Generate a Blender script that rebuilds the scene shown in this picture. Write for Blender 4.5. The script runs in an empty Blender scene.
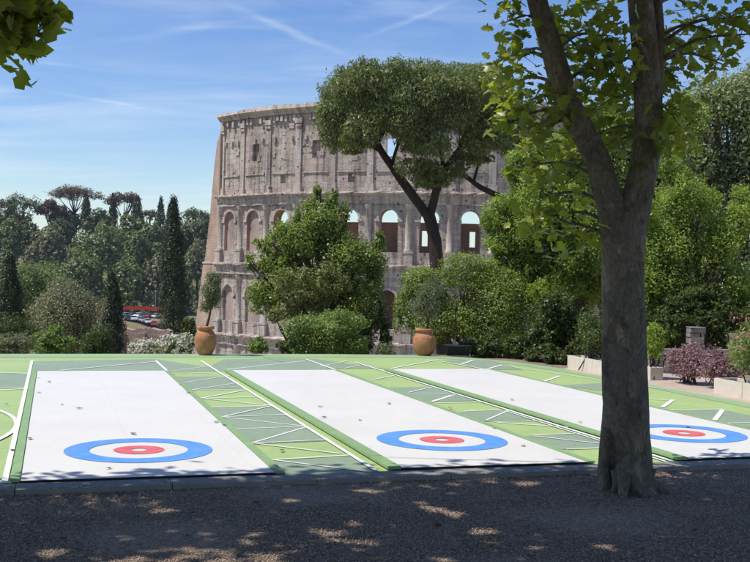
import bpy, math, numpy as np
from mathutils import Vector, Matrix
PI = math.pi
SC = bpy.context.scene
COL = SC.collection
RNG = np.random.default_rng(7)

# ------------------------------------------------------------------ camera mapping (750x562 photograph pixels)
FPX, EYE = 1040.0, 1.8
_r, _p = math.radians(1.43), math.atan(5 / 1040)
FW = np.array([0, math.cos(_p), -math.sin(_p)]); U0 = np.array([0, math.sin(_p), math.cos(_p)]); R0 = np.array([1., 0, 0])
CX = math.cos(_r) * R0 + math.sin(_r) * U0; CY = -math.sin(_r) * R0 + math.cos(_r) * U0
def ray(x, y): return FW + (x - 375) / FPX * CX - (y - 281) / FPX * CY
def ground(x, y, z=0.0):
    d = ray(x, y); return np.array([0, 0, EYE]) + d * ((z - EYE) / d[2])
def at(x, y, D):
    d = ray(x, y); return np.array([0, 0, EYE]) + d * (D / d[1])
TH = math.radians(17.213); CU, SU = math.cos(TH), math.sin(TH)
def uv(u, v, z=0.0): return np.array([u * CU - v * SU, u * SU + v * CU, z])     # court frame: u across, v along the lanes
def px_uv(x, y):
    q = ground(x, y); return (q[0] * CU + q[1] * SU, -q[0] * SU + q[1] * CU)

cam = bpy.data.cameras.new('camera'); co = bpy.data.objects.new('camera', cam); COL.objects.link(co)
cam.sensor_width = 36; cam.lens = FPX / 750 * 36; cam.clip_start = 0.05; cam.clip_end = 6000
M3 = Matrix((CX, CY, -FW)).transposed()
co.matrix_world = Matrix.Translation((0, 0, EYE)) @ M3.to_4x4()
SC.camera = co

# ------------------------------------------------------------------ object helpers
def tag(o, label=None, cat=None, group=None, kind=None):
    if label: o['label'] = label
    if cat: o['category'] = cat
    if group: o['group'] = group
    if kind: o['kind'] = kind
    return o
def thing(name, label, cat, loc=(0, 0, 0), group=None):
    o = bpy.data.objects.new(name, None); COL.objects.link(o); o.location = Vector(loc)
    o.empty_display_size = .2
    return tag(o, label, cat, group)
def link(name, me, mats, parent=None, loc=None):
    o = bpy.data.objects.new(name, me); COL.objects.link(o)
    if not isinstance(mats, (list, tuple)): mats = [mats]
    for m in mats: me.materials.append(m)
    if parent is not None:
        o.parent = parent
        o.matrix_parent_inverse = Matrix.Translation(-parent.location)
    return o
class MB:
    """collects faces, in world coordinates; build() links them as one mesh object"""
    def __init__(s): s.v = []; s.f = []; s.m = []; s.t = []; s.sm = []
    def add(s, vs, fs, mat=0, st=None, smooth=False):
        o = len(s.v); s.v += [tuple(map(float, p)) for p in vs]
        s.t += list(st) if st is not None else [(float(p[0]), float(p[2])) for p in vs]
        for f in fs: s.f.append([i + o for i in f]); s.m.append(mat); s.sm.append(smooth)
    def quad(s, a, b, c, d, mat=0, st=None): s.add([a, b, c, d], [(0, 1, 2, 3)], mat, st)
    def box(s, c, e, rz=0, mat=0):
        cx, cy, cz = c; ex, ey, ez = e; ca, sa = math.cos(rz), math.sin(rz); vs = []
        for z in (-ez, ez):
            for x, y in ((-ex, -ey), (ex, -ey), (ex, ey), (-ex, ey)):
                vs.append((cx + x * ca - y * sa, cy + x * sa + y * ca, cz + z))
        s.add(vs, [(3, 2, 1, 0), (4, 5, 6, 7), (0, 1, 5, 4), (1, 2, 6, 5), (2, 3, 7, 6), (3, 0, 4, 7)], mat)
    def lathe(s, prof, c, n=24, mat=0, wob=0):
        vs = []; fs = []; k = len(prof)
        for r, z in prof:
            for i in range(n):
                a = 2 * PI * i / n; rr = r * (1 + wob * math.sin(3 * a + z * 5))
                vs.append((c[0] + rr * math.cos(a), c[1] + rr * math.sin(a), c[2] + z))
        for j in range(k - 1):
            for i in range(n):
                fs.append((j * n + i, j * n + (i + 1) % n, (j + 1) * n + (i + 1) % n, (j + 1) * n + i))
        fs.append(tuple(range(n - 1, -1, -1))); fs.append(tuple((k - 1) * n + i for i in range(n)))
        s.add(vs, fs, mat, smooth=True)
    def tube(s, pts, rad, n=10, mat=0, lump=0.0, seed=0, cap=True):
        P = [np.array(p, float) for p in pts]; vs = []; fs = []; k = len(P)
        rg = np.random.default_rng(seed); ph = rg.uniform(0, 6.28, 8)
        ref = np.array([1., 0.05, 0.02])
        L = 0
        for j in range(k):
            t = P[min(j + 1, k - 1)] - P[max(j - 1, 0)]; t /= np.linalg.norm(t) + 1e-9
            a = ref - t * ref.dot(t); a /= np.linalg.norm(a) + 1e-9; b = np.cross(t, a)
            if j: L += np.linalg.norm(P[j] - P[j - 1])
            for i in range(n):
                an = 2 * PI * i / n
                w = 1 + lump * (.5 * math.sin(2 * an + ph[0] + L * 1.3) + .35 * math.sin(3 * an + ph[1] - L * 2.1) + .3 * math.sin(5 * an + ph[2] + L * 4.3) + .25 * math.sin(an + ph[3] + L * 7.1))
                vs.append(P[j] + rad[j] * w * (math.cos(an) * a + math.sin(an) * b))
        for j in range(k - 1):
            for i in range(n):
                fs.append((j * n + i, j * n + (i + 1) % n, (j + 1) * n + (i + 1) % n, (j + 1) * n + i))
        if cap: fs.append(tuple(range(n - 1, -1, -1))); fs.append(tuple((k - 1) * n + i for i in range(n)))
        s.add(vs, fs, mat, smooth=True)
    def build(s, name, mats, parent=None):
        me = bpy.data.meshes.new(name); me.from_pydata(s.v, [], s.f)
        me.polygons.foreach_set('material_index', s.m); me.polygons.foreach_set('use_smooth', s.sm)
        ul = me.uv_layers.new(name='UVMap'); li = np.empty(len(me.loops), np.int32); me.loops.foreach_get('vertex_index', li)
        ul.data.foreach_set('uv', np.array(s.t, np.float32)[li].ravel())
        me.update(); return link(name, me, mats, parent)
def spline(pts, rad, m=6):
    """Catmull-Rom resample of a polyline with radii"""
    P = np.array(pts, float); R = np.array(rad, float); out = []; ro = []
    n = len(P)
    for i in range(n - 1):
        p0, p1, p2, p3 = P[max(i - 1, 0)], P[i], P[i + 1], P[min(i + 2, n - 1)]
        for k in range(m):
            t = k / m
            out.append(.5 * ((2 * p1) + (-p0 + p2) * t + (2 * p0 - 5 * p1 + 4 * p2 - p3) * t * t + (-p0 + 3 * p1 - 3 * p2 + p3) * t ** 3))
            ro.append(R[i] * (1 - t) + R[i + 1] * t)
    out.append(P[-1]); ro.append(R[-1]); return out, ro
def raw_mesh(name, V, F):
    """V (n,3), F (m,k) integer array -> mesh, fast"""
    me = bpy.data.meshes.new(name); n, (m, k) = len(V), F.shape
    me.vertices.add(n); me.vertices.foreach_set('co', V.astype(np.float32).ravel())
    me.loops.add(m * k); me.loops.foreach_set('vertex_index', F.astype(np.int32).ravel())
    me.polygons.add(m); me.polygons.foreach_set('loop_start', np.arange(0, m * k, k, dtype=np.int32))
    me.update(calc_edges=True); return me

# ------------------------------------------------------------------ materials
def mat(name):
    m = bpy.data.materials.new(name); m.use_nodes = True; nt = m.node_tree
    return m, nt, nt.nodes['Principled BSDF']
def nd(nt, typ, **kw):
    n = nt.nodes.new(typ)
    for k, v in kw.items():
        if k.startswith('i_'): n.inputs[k[2:].replace('_', ' ')].default_value = v
        else: setattr(n, k, v)
    return n
def ramp(nt, fac, stops, interp='LINEAR'):
    r = nt.nodes.new('ShaderNodeValToRGB'); r.color_ramp.interpolation = interp
    while len(r.color_ramp.elements) < len(stops): r.color_ramp.elements.new(.5)
    for e, (p, c) in zip(r.color_ramp.elements, stops):
        e.position = p; e.color = (*c, 1) if len(c) == 3 else c
    nt.links.new(fac, r.inputs[0]); return r.outputs[0]
def noise(nt, vec, scale, detail=4, rough=.55, dist=0):
    n = nd(nt, 'ShaderNodeTexNoise'); n.inputs['Scale'].default_value = scale; n.inputs['Detail'].default_value = detail
    n.inputs['Roughness'].default_value = rough; n.inputs['Distortion'].default_value = dist
    nt.links.new(vec, n.inputs['Vector']); return n.outputs['Fac']
def mix(nt, a, b, fac, mode='MIX'):
    m = nt.nodes.new('ShaderNodeMix'); m.data_type = 'RGBA'; m.blend_type = mode
    for sock, val in ((m.inputs[6], a), (m.inputs[7], b), (m.inputs[0], fac)):
        if hasattr(val, 'is_output'): nt.links.new(val, sock)
        else: sock.default_value = val if isinstance(val, (int, float)) else (*val, 1)
    return m.outputs[2]
def mapping(nt, vec, scale=(1, 1, 1), rot=(0, 0, 0)):
    m = nt.nodes.new('ShaderNodeMapping'); m.inputs['Scale'].default_value = scale; m.inputs['Rotation'].default_value = rot
    nt.links.new(vec, m.inputs[0]); return m.outputs[0]
def bump(nt, b, h, strength=.5, dist=.02):
    n = nt.nodes.new('ShaderNodeBump'); n.inputs['Strength'].default_value = strength; n.inputs['Distance'].default_value = dist
    nt.links.new(h, n.inputs['Height']); nt.links.new(n.outputs[0], b.inputs['Normal'])
def pos(nt):
    return nt.nodes.new('ShaderNodeNewGeometry').outputs['Position']
def uvc(nt):
    return nt.nodes.new('ShaderNodeUVMap').outputs[0]
def plain(name, c, rough=.6, var=.15, scale=3, bs=0, bscale=30, bd=.01, metal=0):
    m, nt, b = mat(name); P = pos(nt)
    f = noise(nt, P, scale, 5)
    col = ramp(nt, f, [(.25, tuple(x * (1 - var) for x in c)), (.75, tuple(min(1, x * (1 + var)) for x in c))])
    nt.links.new(col, b.inputs['Base Color']); b.inputs['Roughness'].default_value = rough; b.inputs['Metallic'].default_value = metal
    b.inputs['Specular IOR Level'].default_value = .25
    if bs: bump(nt, b, noise(nt, P, bscale, 6), bs, bd)
    return m
def leafmat(name, ca, cb, trans=.35, tcol=None, rough=.5, clump=.6, brown=None):
    """two greens mixed per leaf (random per island) and by a large noise; thin leaves let light through"""
    m, nt, b = mat(name); g = nt.nodes.new('ShaderNodeNewGeometry')
    f1 = g.outputs['Random Per Island']; f2 = noise(nt, g.outputs['Position'], clump, 2)
    a = nd(nt, 'ShaderNodeMath', operation='ADD'); q_ = nd(nt, 'ShaderNodeMath', operation='MULTIPLY_ADD'); nt.links.new(f1, q_.inputs[0]); q_.inputs[1].default_value = .6; q_.inputs[2].default_value = .2; nt.links.new(q_.outputs[0], a.inputs[0]); nt.links.new(f2, a.inputs[1])
    h = nd(nt, 'ShaderNodeMath', operation='MULTIPLY'); nt.links.new(a.outputs[0], h.inputs[0]); h.inputs[1].default_value = .5
    st = [(.12, ca), (.85, cb)]
    if brown: st += [(.93, brown)]
    col = ramp(nt, h.outputs[0], st); f3 = noise(nt, g.outputs['Position'], clump * 5, 3); col = mix(nt, col, ramp(nt, f3, [(.3, (.72, .76, .8)), (.7, (1.18, 1.14, 1.0))]), 1.0, 'MULTIPLY')
    nt.links.new(col, b.inputs['Base Color']); b.inputs['Roughness'].default_value = rough - .06; b.inputs['Specular IOR Level'].default_value = .32
    tr = nt.nodes.new('ShaderNodeBsdfTranslucent')
    t = mix(nt, col, tcol or (1.25, 1.45, .45), 1.0, 'MULTIPLY'); nt.links.new(t, tr.inputs[0])
    mx = nt.nodes.new('ShaderNodeMixShader'); mx.inputs[0].default_value = trans
    nt.links.new(b.outputs[0], mx.inputs[1]); nt.links.new(tr.outputs[0], mx.inputs[2])
    nt.links.new(mx.outputs[0], nt.nodes['Material Output'].inputs[0]); return m

def travertine(name, base, dark, pink, blocks=True, bstr=.8):
    m, nt, b = mat(name); U = uvc(nt)
    big = noise(nt, mapping(nt, U, (.09, .12, 1)), 1, 5, .6)
    c = ramp(nt, big, [(.3, pink), (.55, base), (.8, tuple(x * 1.15 for x in base))])
    streak = noise(nt, mapping(nt, U, (.9, .07, 1)), 1, 6, .65, .4)
    c = mix(nt, c, dark, ramp(nt, streak, [(.46, (0, 0, 0)), (.66, (.9, .9, .9))]))
    sp = noise(nt, mapping(nt, U, (1.1, 1.1, 1)), 1, 6, .7)
    c = mix(nt, c, tuple(x * .55 for x in dark), ramp(nt, sp, [(.56, (0, 0, 0)), (.7, (.7, .7, .7))]))
    lt = noise(nt, mapping(nt, U, (.35, .5, 1)), 1.7, 5, .7)
    c = mix(nt, c, (.64, .57, .49), ramp(nt, lt, [(.52, (0, 0, 0)), (.72, (.7, .7, .7))]))
    vo = nd(nt, 'ShaderNodeTexVoronoi'); vo.inputs['Scale'].default_value = .75; nt.links.new(U, vo.inputs['Vector'])     # robbed clamp holes
    hol = ramp(nt, vo.outputs['Distance'], [(.13, (.75, .75, .75)), (.2, (0, 0, 0))]); c = mix(nt, c, (.05, .042, .036), hol)
    if blocks:
        br = nd(nt, 'ShaderNodeTexBrick'); br.inputs['Scale'].default_value = 1; br.inputs['Mortar Size'].default_value = .05
        br.inputs['Brick Width'].default_value = 2.1; br.inputs['Row Height'].default_value = 1.0; br.inputs['Mortar Smooth'].default_value = .4
        br.inputs['Color1'].default_value = (1.05, 1.05, 1.05, 1); br.inputs['Color2'].default_value = (.68, .66, .66, 1); br.inputs['Mortar'].default_value = (.34, .31, .29, 1)
        nt.links.new(U, br.inputs[0]); c = mix(nt, c, br.outputs[0], .58, 'MULTIPLY')
    nt.links.new(c, b.inputs['Base Color']); b.inputs['Roughness'].default_value = .9; b.inputs['Specular IOR Level'].default_value = .15
    n = noise(nt, mapping(nt, U, (1, 1.3, 1)), 2.2, 8, .75)
    bump(nt, b, n, bstr, .3); return m
def brick(name, c1, c2, mortar, bw=.6, rh=.22, var=True):
    m, nt, b = mat(name); U = uvc(nt)
    br = nd(nt, 'ShaderNodeTexBrick'); br.inputs['Scale'].default_value = 1; br.inputs['Mortar Size'].default_value = rh * .12
    br.inputs['Brick Width'].default_value = bw; br.inputs['Row Height'].default_value = rh
    br.inputs['Color1'].default_value = (*c1, 1); br.inputs['Color2'].default_value = (*c2, 1); br.inputs['Mortar'].default_value = (*mortar, 1)
    nt.links.new(U, br.inputs[0])
    f = noise(nt, mapping(nt, U, (.3, .14, 1)), 1, 6, .65)
    c = mix(nt, br.outputs[0], ramp(nt, f, [(.3, (.55, .52, .5)), (.5, (.95, .93, .92)), (.7, (1.22, 1.18, 1.12))]), 1.0, 'MULTIPLY')
    nt.links.new(c, b.inputs['Base Color']); b.inputs['Roughness'].default_value = .9; b.inputs['Specular IOR Level'].default_value = .15
    bump(nt, b, noise(nt, mapping(nt, U, (1, 1, 1)), 3, 6, .7), .5, .15); return m
def bark(name, stops, scale=6, stretch=.35, bs=.7, bd=.03):
    m, nt, b = mat(name); P = mapping(nt, pos(nt), (1, 1, stretch))
    f = noise(nt, P, scale, 6, .6, .6); c = ramp(nt, f, stops)
    f2 = noise(nt, P, scale * 7, 4, .7); c = mix(nt, c, ramp(nt, f2, [(.3, (.6, .6, .6)), (.65, (1.1, 1.1, 1.1))]), 1.0, 'MULTIPLY')
    nt.links.new(c, b.inputs['Base Color']); b.inputs['Roughness'].default_value = .85; b.inputs['Specular IOR Level'].default_value = .2
    a = nd(nt, 'ShaderNodeMath', operation='ADD'); nt.links.new(f, a.inputs[0]); nt.links.new(f2, a.inputs[1])
    bump(nt, b, a.outputs[0], bs, bd); return m

def plane_bark():
    m = bark('plane_bark', [(.3, (.13, .112, .085)), (.45, (.25, .215, .165)), (.54, (.2, .175, .13)), (.62, (.34, .295, .23)), (.74, (.18, .155, .115))], 6, .5, 1.0, .05); nt = m.node_tree; b = nt.nodes['Principled BSDF']
    src = b.inputs['Base Color'].links[0].from_socket; P = pos(nt); w = nd(nt, 'ShaderNodeTexNoise'); w.inputs['Scale'].default_value = 7; nt.links.new(P, w.inputs['Vector'])
    v = nt.nodes.new('ShaderNodeVectorMath'); v.operation = 'MULTIPLY_ADD'; nt.links.new(w.outputs['Color'], v.inputs[0]); v.inputs[1].default_value = (.22, .22, .22); nt.links.new(mapping(nt, P, (1, 1, .55)), v.inputs[2])
    vo = nd(nt, 'ShaderNodeTexVoronoi'); vo.inputs['Scale'].default_value = 11; nt.links.new(v.outputs[0], vo.inputs['Vector'])      # flaking plates
    c = mix(nt, src, ramp(nt, vo.outputs['Color'], [(.2, (.66, .64, .6)), (.5, (1, 1, 1)), (.85, (1.3, 1.27, 1.2))]), .6, 'MULTIPLY')
    ve = nd(nt, 'ShaderNodeTexVoronoi', feature='DISTANCE_TO_EDGE'); ve.inputs['Scale'].default_value = 11; nt.links.new(v.outputs[0], ve.inputs['Vector'])
    c = mix(nt, (.045, .038, .03), c, ramp(nt, ve.outputs[0], [(.0, (.74, .74, .74)), (.05, (1, 1, 1))]))
    nt.links.new(c, b.inputs['Base Color']); return m
BARK_PLANE = plane_bark()
BARK = bark('brown_bark', [(.3, (.05, .04, .032)), (.7, (.13, .1, .08))], 4, .25)
BARK_PINE = bark('pine_bark', [(.3, (.028, .021, .018)), (.7, (.085, .055, .042))], 2.5, .3, .9, .08)
TRAV = travertine('travertine', (.54, .46, .395), (.16, .13, .11), (.48, .365, .31))
TRAV_TRIM = travertine('travertine_trim', (.58, .5, .43), (.17, .14, .12), (.5, .4, .34), False, 1.0)
BRICK_IN = brick('inner_brick', (.58, .31, .19), (.48, .25, .155), (.45, .34, .27))
BRICK_FILL = brick('infill_brick', (.38, .29, .25), (.33, .255, .22), (.36, .3, .27))
BRICK_SPUR = brick('spur_brick', (.44, .32, .25), (.37, .265, .205), (.42, .33, .27), 1.3, .5)
def bend_note(): pass
CONC = plain('planter_concrete', (.58, .52, .44), .85, .12, 4, .4, 40, .01)
CONC_KERB = plain('kerb_concrete', (.23, .225, .205), .85, .15, 5, .4, 50, .008)
STONE = plain('ruin_stone', (.24, .215, .185), .9, .4, 5, .8, 18, .02)

def court_mat(name, c, var=.08):
    m, nt, b = mat(name); P = pos(nt)
    f = noise(nt, P, .8, 6, .6); f2 = noise(nt, P, 9, 5, .7)
    col = ramp(nt, f, [(.3, tuple(x * (1 - var) for x in c)), (.7, tuple(x * (1 + var) for x in c))])
    col = mix(nt, col, (.93, .93, .9), ramp(nt, f2, [(.35, (0, 0, 0)), (.8, (.12, .12, .12))]))
    f3 = noise(nt, P, 2.3, 6, .75); col = mix(nt, col, tuple(x * .55 for x in c), ramp(nt, f3, [(.6, (0, 0, 0)), (.78, (.35, .35, .35))]))
    nt.links.new(col, b.inputs['Base Color']); b.inputs['Roughness'].default_value = .6; b.inputs['Specular IOR Level'].default_value = .3
    bump(nt, b, noise(nt, P, 60, 4), .12, .004); return m
C_LIGHT = court_mat('court_light_green', (.295, .4, .135))
C_GREY = court_mat('court_grey_green', (.205, .27, .175))
C_MID = court_mat('court_mid_green', (.23, .35, .16))
C_LINE = court_mat('court_white_line', (.68, .69, .65), .05)
C_RAIL = court_mat('rail_green', (.19, .31, .12))
C_BLUE = court_mat('target_blue', (.065, .24, .6), .06)
C_RED = court_mat('target_red', (.58, .085, .1), .06)
def mat_white():
    m, nt, b = mat('lane_white'); P = pos(nt)
    f = noise(nt, P, .7, 6, .65); col = ramp(nt, f, [(.3, (.595, .575, .53)), (.7, (.65, .63, .585))])
    f2 = noise(nt, mapping(nt, P, (1, .35, 1), (0, 0, TH)), 3.5, 6, .75, .5)
    col = mix(nt, col, (.5, .48, .46), ramp(nt, f2, [(.5, (0, 0, 0)), (.8, (.4, .4, .4))]))
    f3 = noise(nt, P, 14, 5, .8); col = mix(nt, col, (.38, .36, .33), ramp(nt, f3, [(.66, (0, 0, 0)), (.8, (.4, .4, .4))]))
    br = nd(nt, 'ShaderNodeTexBrick'); br.inputs['Scale'].default_value = 1; br.inputs['Brick Width'].default_value = 1.0; br.inputs['Row Height'].default_value = 2.4; br.offset = 0
    br.inputs['Mortar Size'].default_value = .006; br.inputs['Color1'].default_value = br.inputs['Color2'].default_value = (1, 1, 1, 1); br.inputs['Mortar'].default_value = (.94, .935, .93, 1)
    nt.links.new(uvc(nt), br.inputs[0]); col = mix(nt, col, br.outputs[0], 1.0, 'MULTIPLY')
    nt.links.new(col, b.inputs['Base Color']); b.inputs['Roughness'].default_value = .5; b.inputs['Specular IOR Level'].default_value = .3
    bump(nt, b, noise(nt, P, 1.6, 4), .25, .02); return m
LANE = mat_white()
BLACK = plain('plain_black', (.012, .012, .013), .45, .2, 5)

# ------------------------------------------------------------------ terrain
C0 = at(470, 272, 175); BETA = math.atan2(C0[0], C0[1]); R = 58.0
CC = np.array([C0[0], C0[1] + R])
def sstep(a, b, x):
    t = np.clip((x - a) / (b - a), 0, 1); return t * t * (3 - 2 * t)
def terrain(x, y):
    x = np.asarray(x, float); y = np.asarray(y, float)
    v = -x * SU + y * CU
    z = -.06 - 1.3 * sstep(23.2, 26.5, v) - 5 * sstep(26, 62, v) - 5.6 * sstep(60, 120, y)
    z = z + 25 * sstep(318, 430, y - np.abs(x + 60) * .05) * (1 - sstep(-20, 60, x))
    d = np.hypot(x - CC[0], y - CC[1]); z = z + (-22 - z) * (1 - sstep(72, 98, d)) * sstep(60, 100, y)
    return z
xs = np.unique(np.concatenate([np.linspace(-2500, -200, 20), np.linspace(-200, 160, 121), np.linspace(160, 2500, 20)]))
ys = np.unique(np.concatenate([np.linspace(-300, -10, 10), np.linspace(-10, 130, 90), np.linspace(130, 480, 100), np.linspace(480, 4000, 22)]))
X, Y = np.meshgrid(xs, ys); Z = terrain(X, Y)
idx = np.arange(X.size).reshape(X.shape)
F = np.stack([idx[:-1, :-1], idx[:-1, 1:], idx[1:, 1:], idx[1:, :-1]], -1).reshape(-1, 4)
m, nt, b = mat('earth_and_dry_grass'); P = pos(nt)
c = ramp(nt, noise(nt, P, .08, 6, .65), [(.35, (.1, .1, .045)), (.5, (.2, .17, .085)), (.7, (.3, .24, .15))])
nt.links.new(c, b.inputs['Base Color']); b.inputs['Roughness'].default_value = .95; bump(nt, b, noise(nt, P, 2, 6), .5, .2)
tag(link('ground', raw_mesh('ground', np.stack([X, Y, Z], -1).reshape(-1, 3), F), m), kind='structure')

pl = MB(); k = 96
pl.add([(CC[0] + 90 * math.cos(2 * PI * i / k), CC[1] + 90 * math.sin(2 * PI * i / k), float(terrain(CC[0], CC[1])) + .03) for i in range(k)], [tuple(range(k))])
tag(pl.build('bounce_plaza', plain('bounce_paving', (.5, .43, .35), .9, .12, .3)), kind='structure')  # unseen paving, made pale to bounce warm light onto the facade
# gravel terrace
m, nt, b = mat('gravel'); P = pos(nt)
vo = nd(nt, 'ShaderNodeTexVoronoi'); vo.inputs['Scale'].default_value = 55; nt.links.new(P, vo.inputs['Vector'])
c = ramp(nt, noise(nt, P, 1.1, 7, .7), [(.3, (.22, .165, .12)), (.7, (.37, .285, .215))])
c = mix(nt, c, ramp(nt, vo.outputs['Color'], [(.1, (.45, .43, .42)), (.9, (1.25, 1.2, 1.15))]), 1.0, 'MULTIPLY')
nt.links.new(c, b.inputs['Base Color']); b.inputs['Roughness'].default_value = .95
bump(nt, b, vo.outputs['Distance'], .9, .02)
GRAVEL = m
g = np.linspace(0, 1, 90); UU, VV = np.meshgrid(-30 + 46 * g, -12 + 35.1 * g); X = UU * CU - VV * SU; Y = UU * SU + VV * CU
Z = -.032 + .012 * np.sin(X * 1.7 + Y) * np.sin(Y * 2.3 - X * .6) * (Y < 9)
idx = np.arange(X.size).reshape(X.shape); F = np.stack([idx[:-1, :-1], idx[:-1, 1:], idx[1:, 1:], idx[1:, :-1]], -1).reshape(-1, 4)
tag(link('gravel_terrace', raw_mesh('gravel_terrace', np.stack([X, Y, Z], -1).reshape(-1, 3), F), GRAVEL), kind='structure')

m, nt, b = mat('sunlit_path_gravel'); P = pos(nt)  # lighter colour stands for sunlight on the same gravel as the terrace
c = ramp(nt, noise(nt, P, 2.5, 7, .7), [(.3, (.4, .32, .25)), (.7, (.54, .45, .36))]); c = mix(nt, c, ramp(nt, noise(nt, P, 60, 4, .8), [(.35, (.6, .58, .55)), (.6, (1.05, 1.05, 1.05))]), 1.0, 'MULTIPLY')
nt.links.new(c, b.inputs['Base Color']); b.inputs['Roughness'].default_value = .95; bump(nt, b, noise(nt, P, 80, 3), .5, .01)
pb = MB(); PU = [(10.2, 9.6), (10.2, 13.8), (10.1, 15.5), (10.0, 17), (10.0, 19.4), (11.2, 19.6), (12.2, 17.5), (12.6, 14.5), (12.6, 9.6)]
pb.add([uv(u, v, -.016) for u, v in PU], [tuple(range(len(PU)))[::-1]]); tag(pb.build('path', m), kind='structure')

# loose stones in the foreground and along the path at right of the court: uncountable
def stones(n, pts, smin, smax):
    rg = np.random.default_rng(3)
    s = rg.uniform(smin, smax, (n, 1)) * np.ones((1, 3)) * rg.uniform(.6, 1.2, (n, 3)); s[:, 2] *= .7
    base = np.array([[1, 0, 0], [0, 1, 0], [-1, 0, 0], [0, -1, 0], [0, 0, 1], [0, 0, -1]], float)
    fc = np.array([[0, 1, 4], [1, 2, 4], [2, 3, 4], [3, 0, 4], [1, 0, 5], [2, 1, 5], [3, 2, 5], [0, 3, 5]])
    a = rg.uniform(0, 6.28, n); ca, sa = np.cos(a), np.sin(a)
    V = base[None] * s[:, None] * rg.uniform(.7, 1.3, (n, 6, 1))
    V2 = np.stack([V[..., 0] * ca[:, None] - V[..., 1] * sa[:, None], V[..., 0] * sa[:, None] + V[..., 1] * ca[:, None], V[..., 2]], -1) + pts[:, None]
    return raw_mesh('gravel_stones', V2.reshape(-1, 3), (fc[None] + 6 * np.arange(n)[:, None, None]).reshape(-1, 3))
rg = np.random.default_rng(11); n = 130000
yy = 4.6 + (rg.random(n) ** 1.3) * 6.2; xx = rg.uniform(-.42, .42, n) * yy
vv = -xx * SU + yy * CU; k = vv < 8.8; xx, yy = xx[k], yy[k]
n2 = 10; u2 = rg.uniform(10.3, 11.2, n2); v2 = rg.uniform(10, 19.5, n2); q = np.stack([u2 * CU - v2 * SU, u2 * SU + v2 * CU], -1)
xx = np.concatenate([xx, q[:, 0]]); yy = np.concatenate([yy, q[:, 1]])
m, nt, b = mat('gravel_stone'); gg = nt.nodes.new('ShaderNodeNewGeometry')
c = ramp(nt, gg.outputs['Random Per Island'], [(0, (.1, .074, .056)), (.5, (.3, .225, .165)), (.85, (.42, .325, .25)), (1, (.48, .42, .36))])
nt.links.new(c, b.inputs['Base Color']); b.inputs['Roughness'].default_value = .9
zz = np.full_like(xx, -.026); nk = 1500; uk = rg.uniform(-4, 8, nk); vk = 8.79 + rg.gamma(1, .07, nk); vk = np.minimum(vk, 9.05); qk = np.stack([uk * CU - vk * SU, uk * SU + vk * CU], -1); xx = np.concatenate([xx, qk[:, 0]]); yy = np.concatenate([yy, qk[:, 1]]); zz = np.concatenate([zz, np.full(nk, .014)])
tag(link('gravel_stones', stones(len(xx), np.stack([xx, yy, zz], -1), .003, .0095), m), kind='stuff',
    label='loose grey brown gravel covering the shaded ground', cat='gravel')

# ------------------------------------------------------------------ court
def smooth_corner():
    P = [(-9, 8.98), (10.22, 8.98), (10.22, 13.8), (10.12, 15.5), (10.03, 17), (10.02, 19.2), (9.75, 20.7), (9.15, 21.9), (8.2, 22.6), (6, 22.85), (3, 22.85), (-9, 22.6)]
    return P
cb = MB(); poly = smooth_corner(); n = len(poly)
cb.add([uv(u, v, 0) for u, v in poly], [tuple(range(n))], 0)
cb.add([uv(u, v, 0) for u, v in poly] + [uv(u, v, -.08) for u, v in poly], [(i, i + n, (i + 1) % n + n, (i + 1) % n) for i in range(n)], 0)
Q = px_uv
def poly_px(pts, z, mi): cb.add([uv(*Q(x, y), z) for x, y in pts], [tuple(range(len(pts)))], mi)
def poly_uv(pts, z, mi): cb.add([uv(u, v, z) for u, v in pts], [tuple(range(len(pts)))], mi)
def line_uv(a, b_, w=.035, z=.008, mi=2):
    a = np.array(a); b_ = np.array(b_); d = b_ - a; d = d / np.linalg.norm(d); nrm = np.array([-d[1], d[0]]) * w / 2
    poly_uv([a - nrm, b_ - nrm, b_ + nrm, a + nrm], z, mi)
_lz = [0]
def line_px(x0, y0, x1, y1, w=.032):
    _lz[0] = (_lz[0] + 1) % 12
    line_uv(Q(x0, y0), Q(x1, y1), w, .0085 + .0004 * _lz[0])
# mid-green far border and right border
poly_uv([(-9, 21.75), (6, 22.0), (8.0, 21.8), (8.75, 21.2), (9.3, 20.2), (9.6, 19), (9.8, 16.5), (9.82, 9.0), (10.19, 9.0), (10.19, 13.8), (10.09, 15.5), (10.0, 17), (9.99, 19.2), (9.72, 20.7), (9.12, 21.87), (8.2, 22.57), (6, 22.82), (3, 22.82), (-9, 22.57)], .004, 3)
def strip(zx, zy, sc, pts): return [(zx + x / sc, zy + y / sc) for x, y in pts]
UL = -.345
# grey-green bands behind the lanes
poly_uv([(UL, 18.85), (3.2, 18.85), (2.0, 21.5), (UL, 20.9)], .004, 1)
poly_uv([(2.62, 19.0), (5.1, 18.95), (4.25, 21.6), (3.4, 21.4)], .0044, 1)
for p in ([(4.9, 19.2), (6.2, 19.3), (5.3, 21.6), (4.3, 21.75)],):
    poly_uv(p, .0052, 1)
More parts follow.
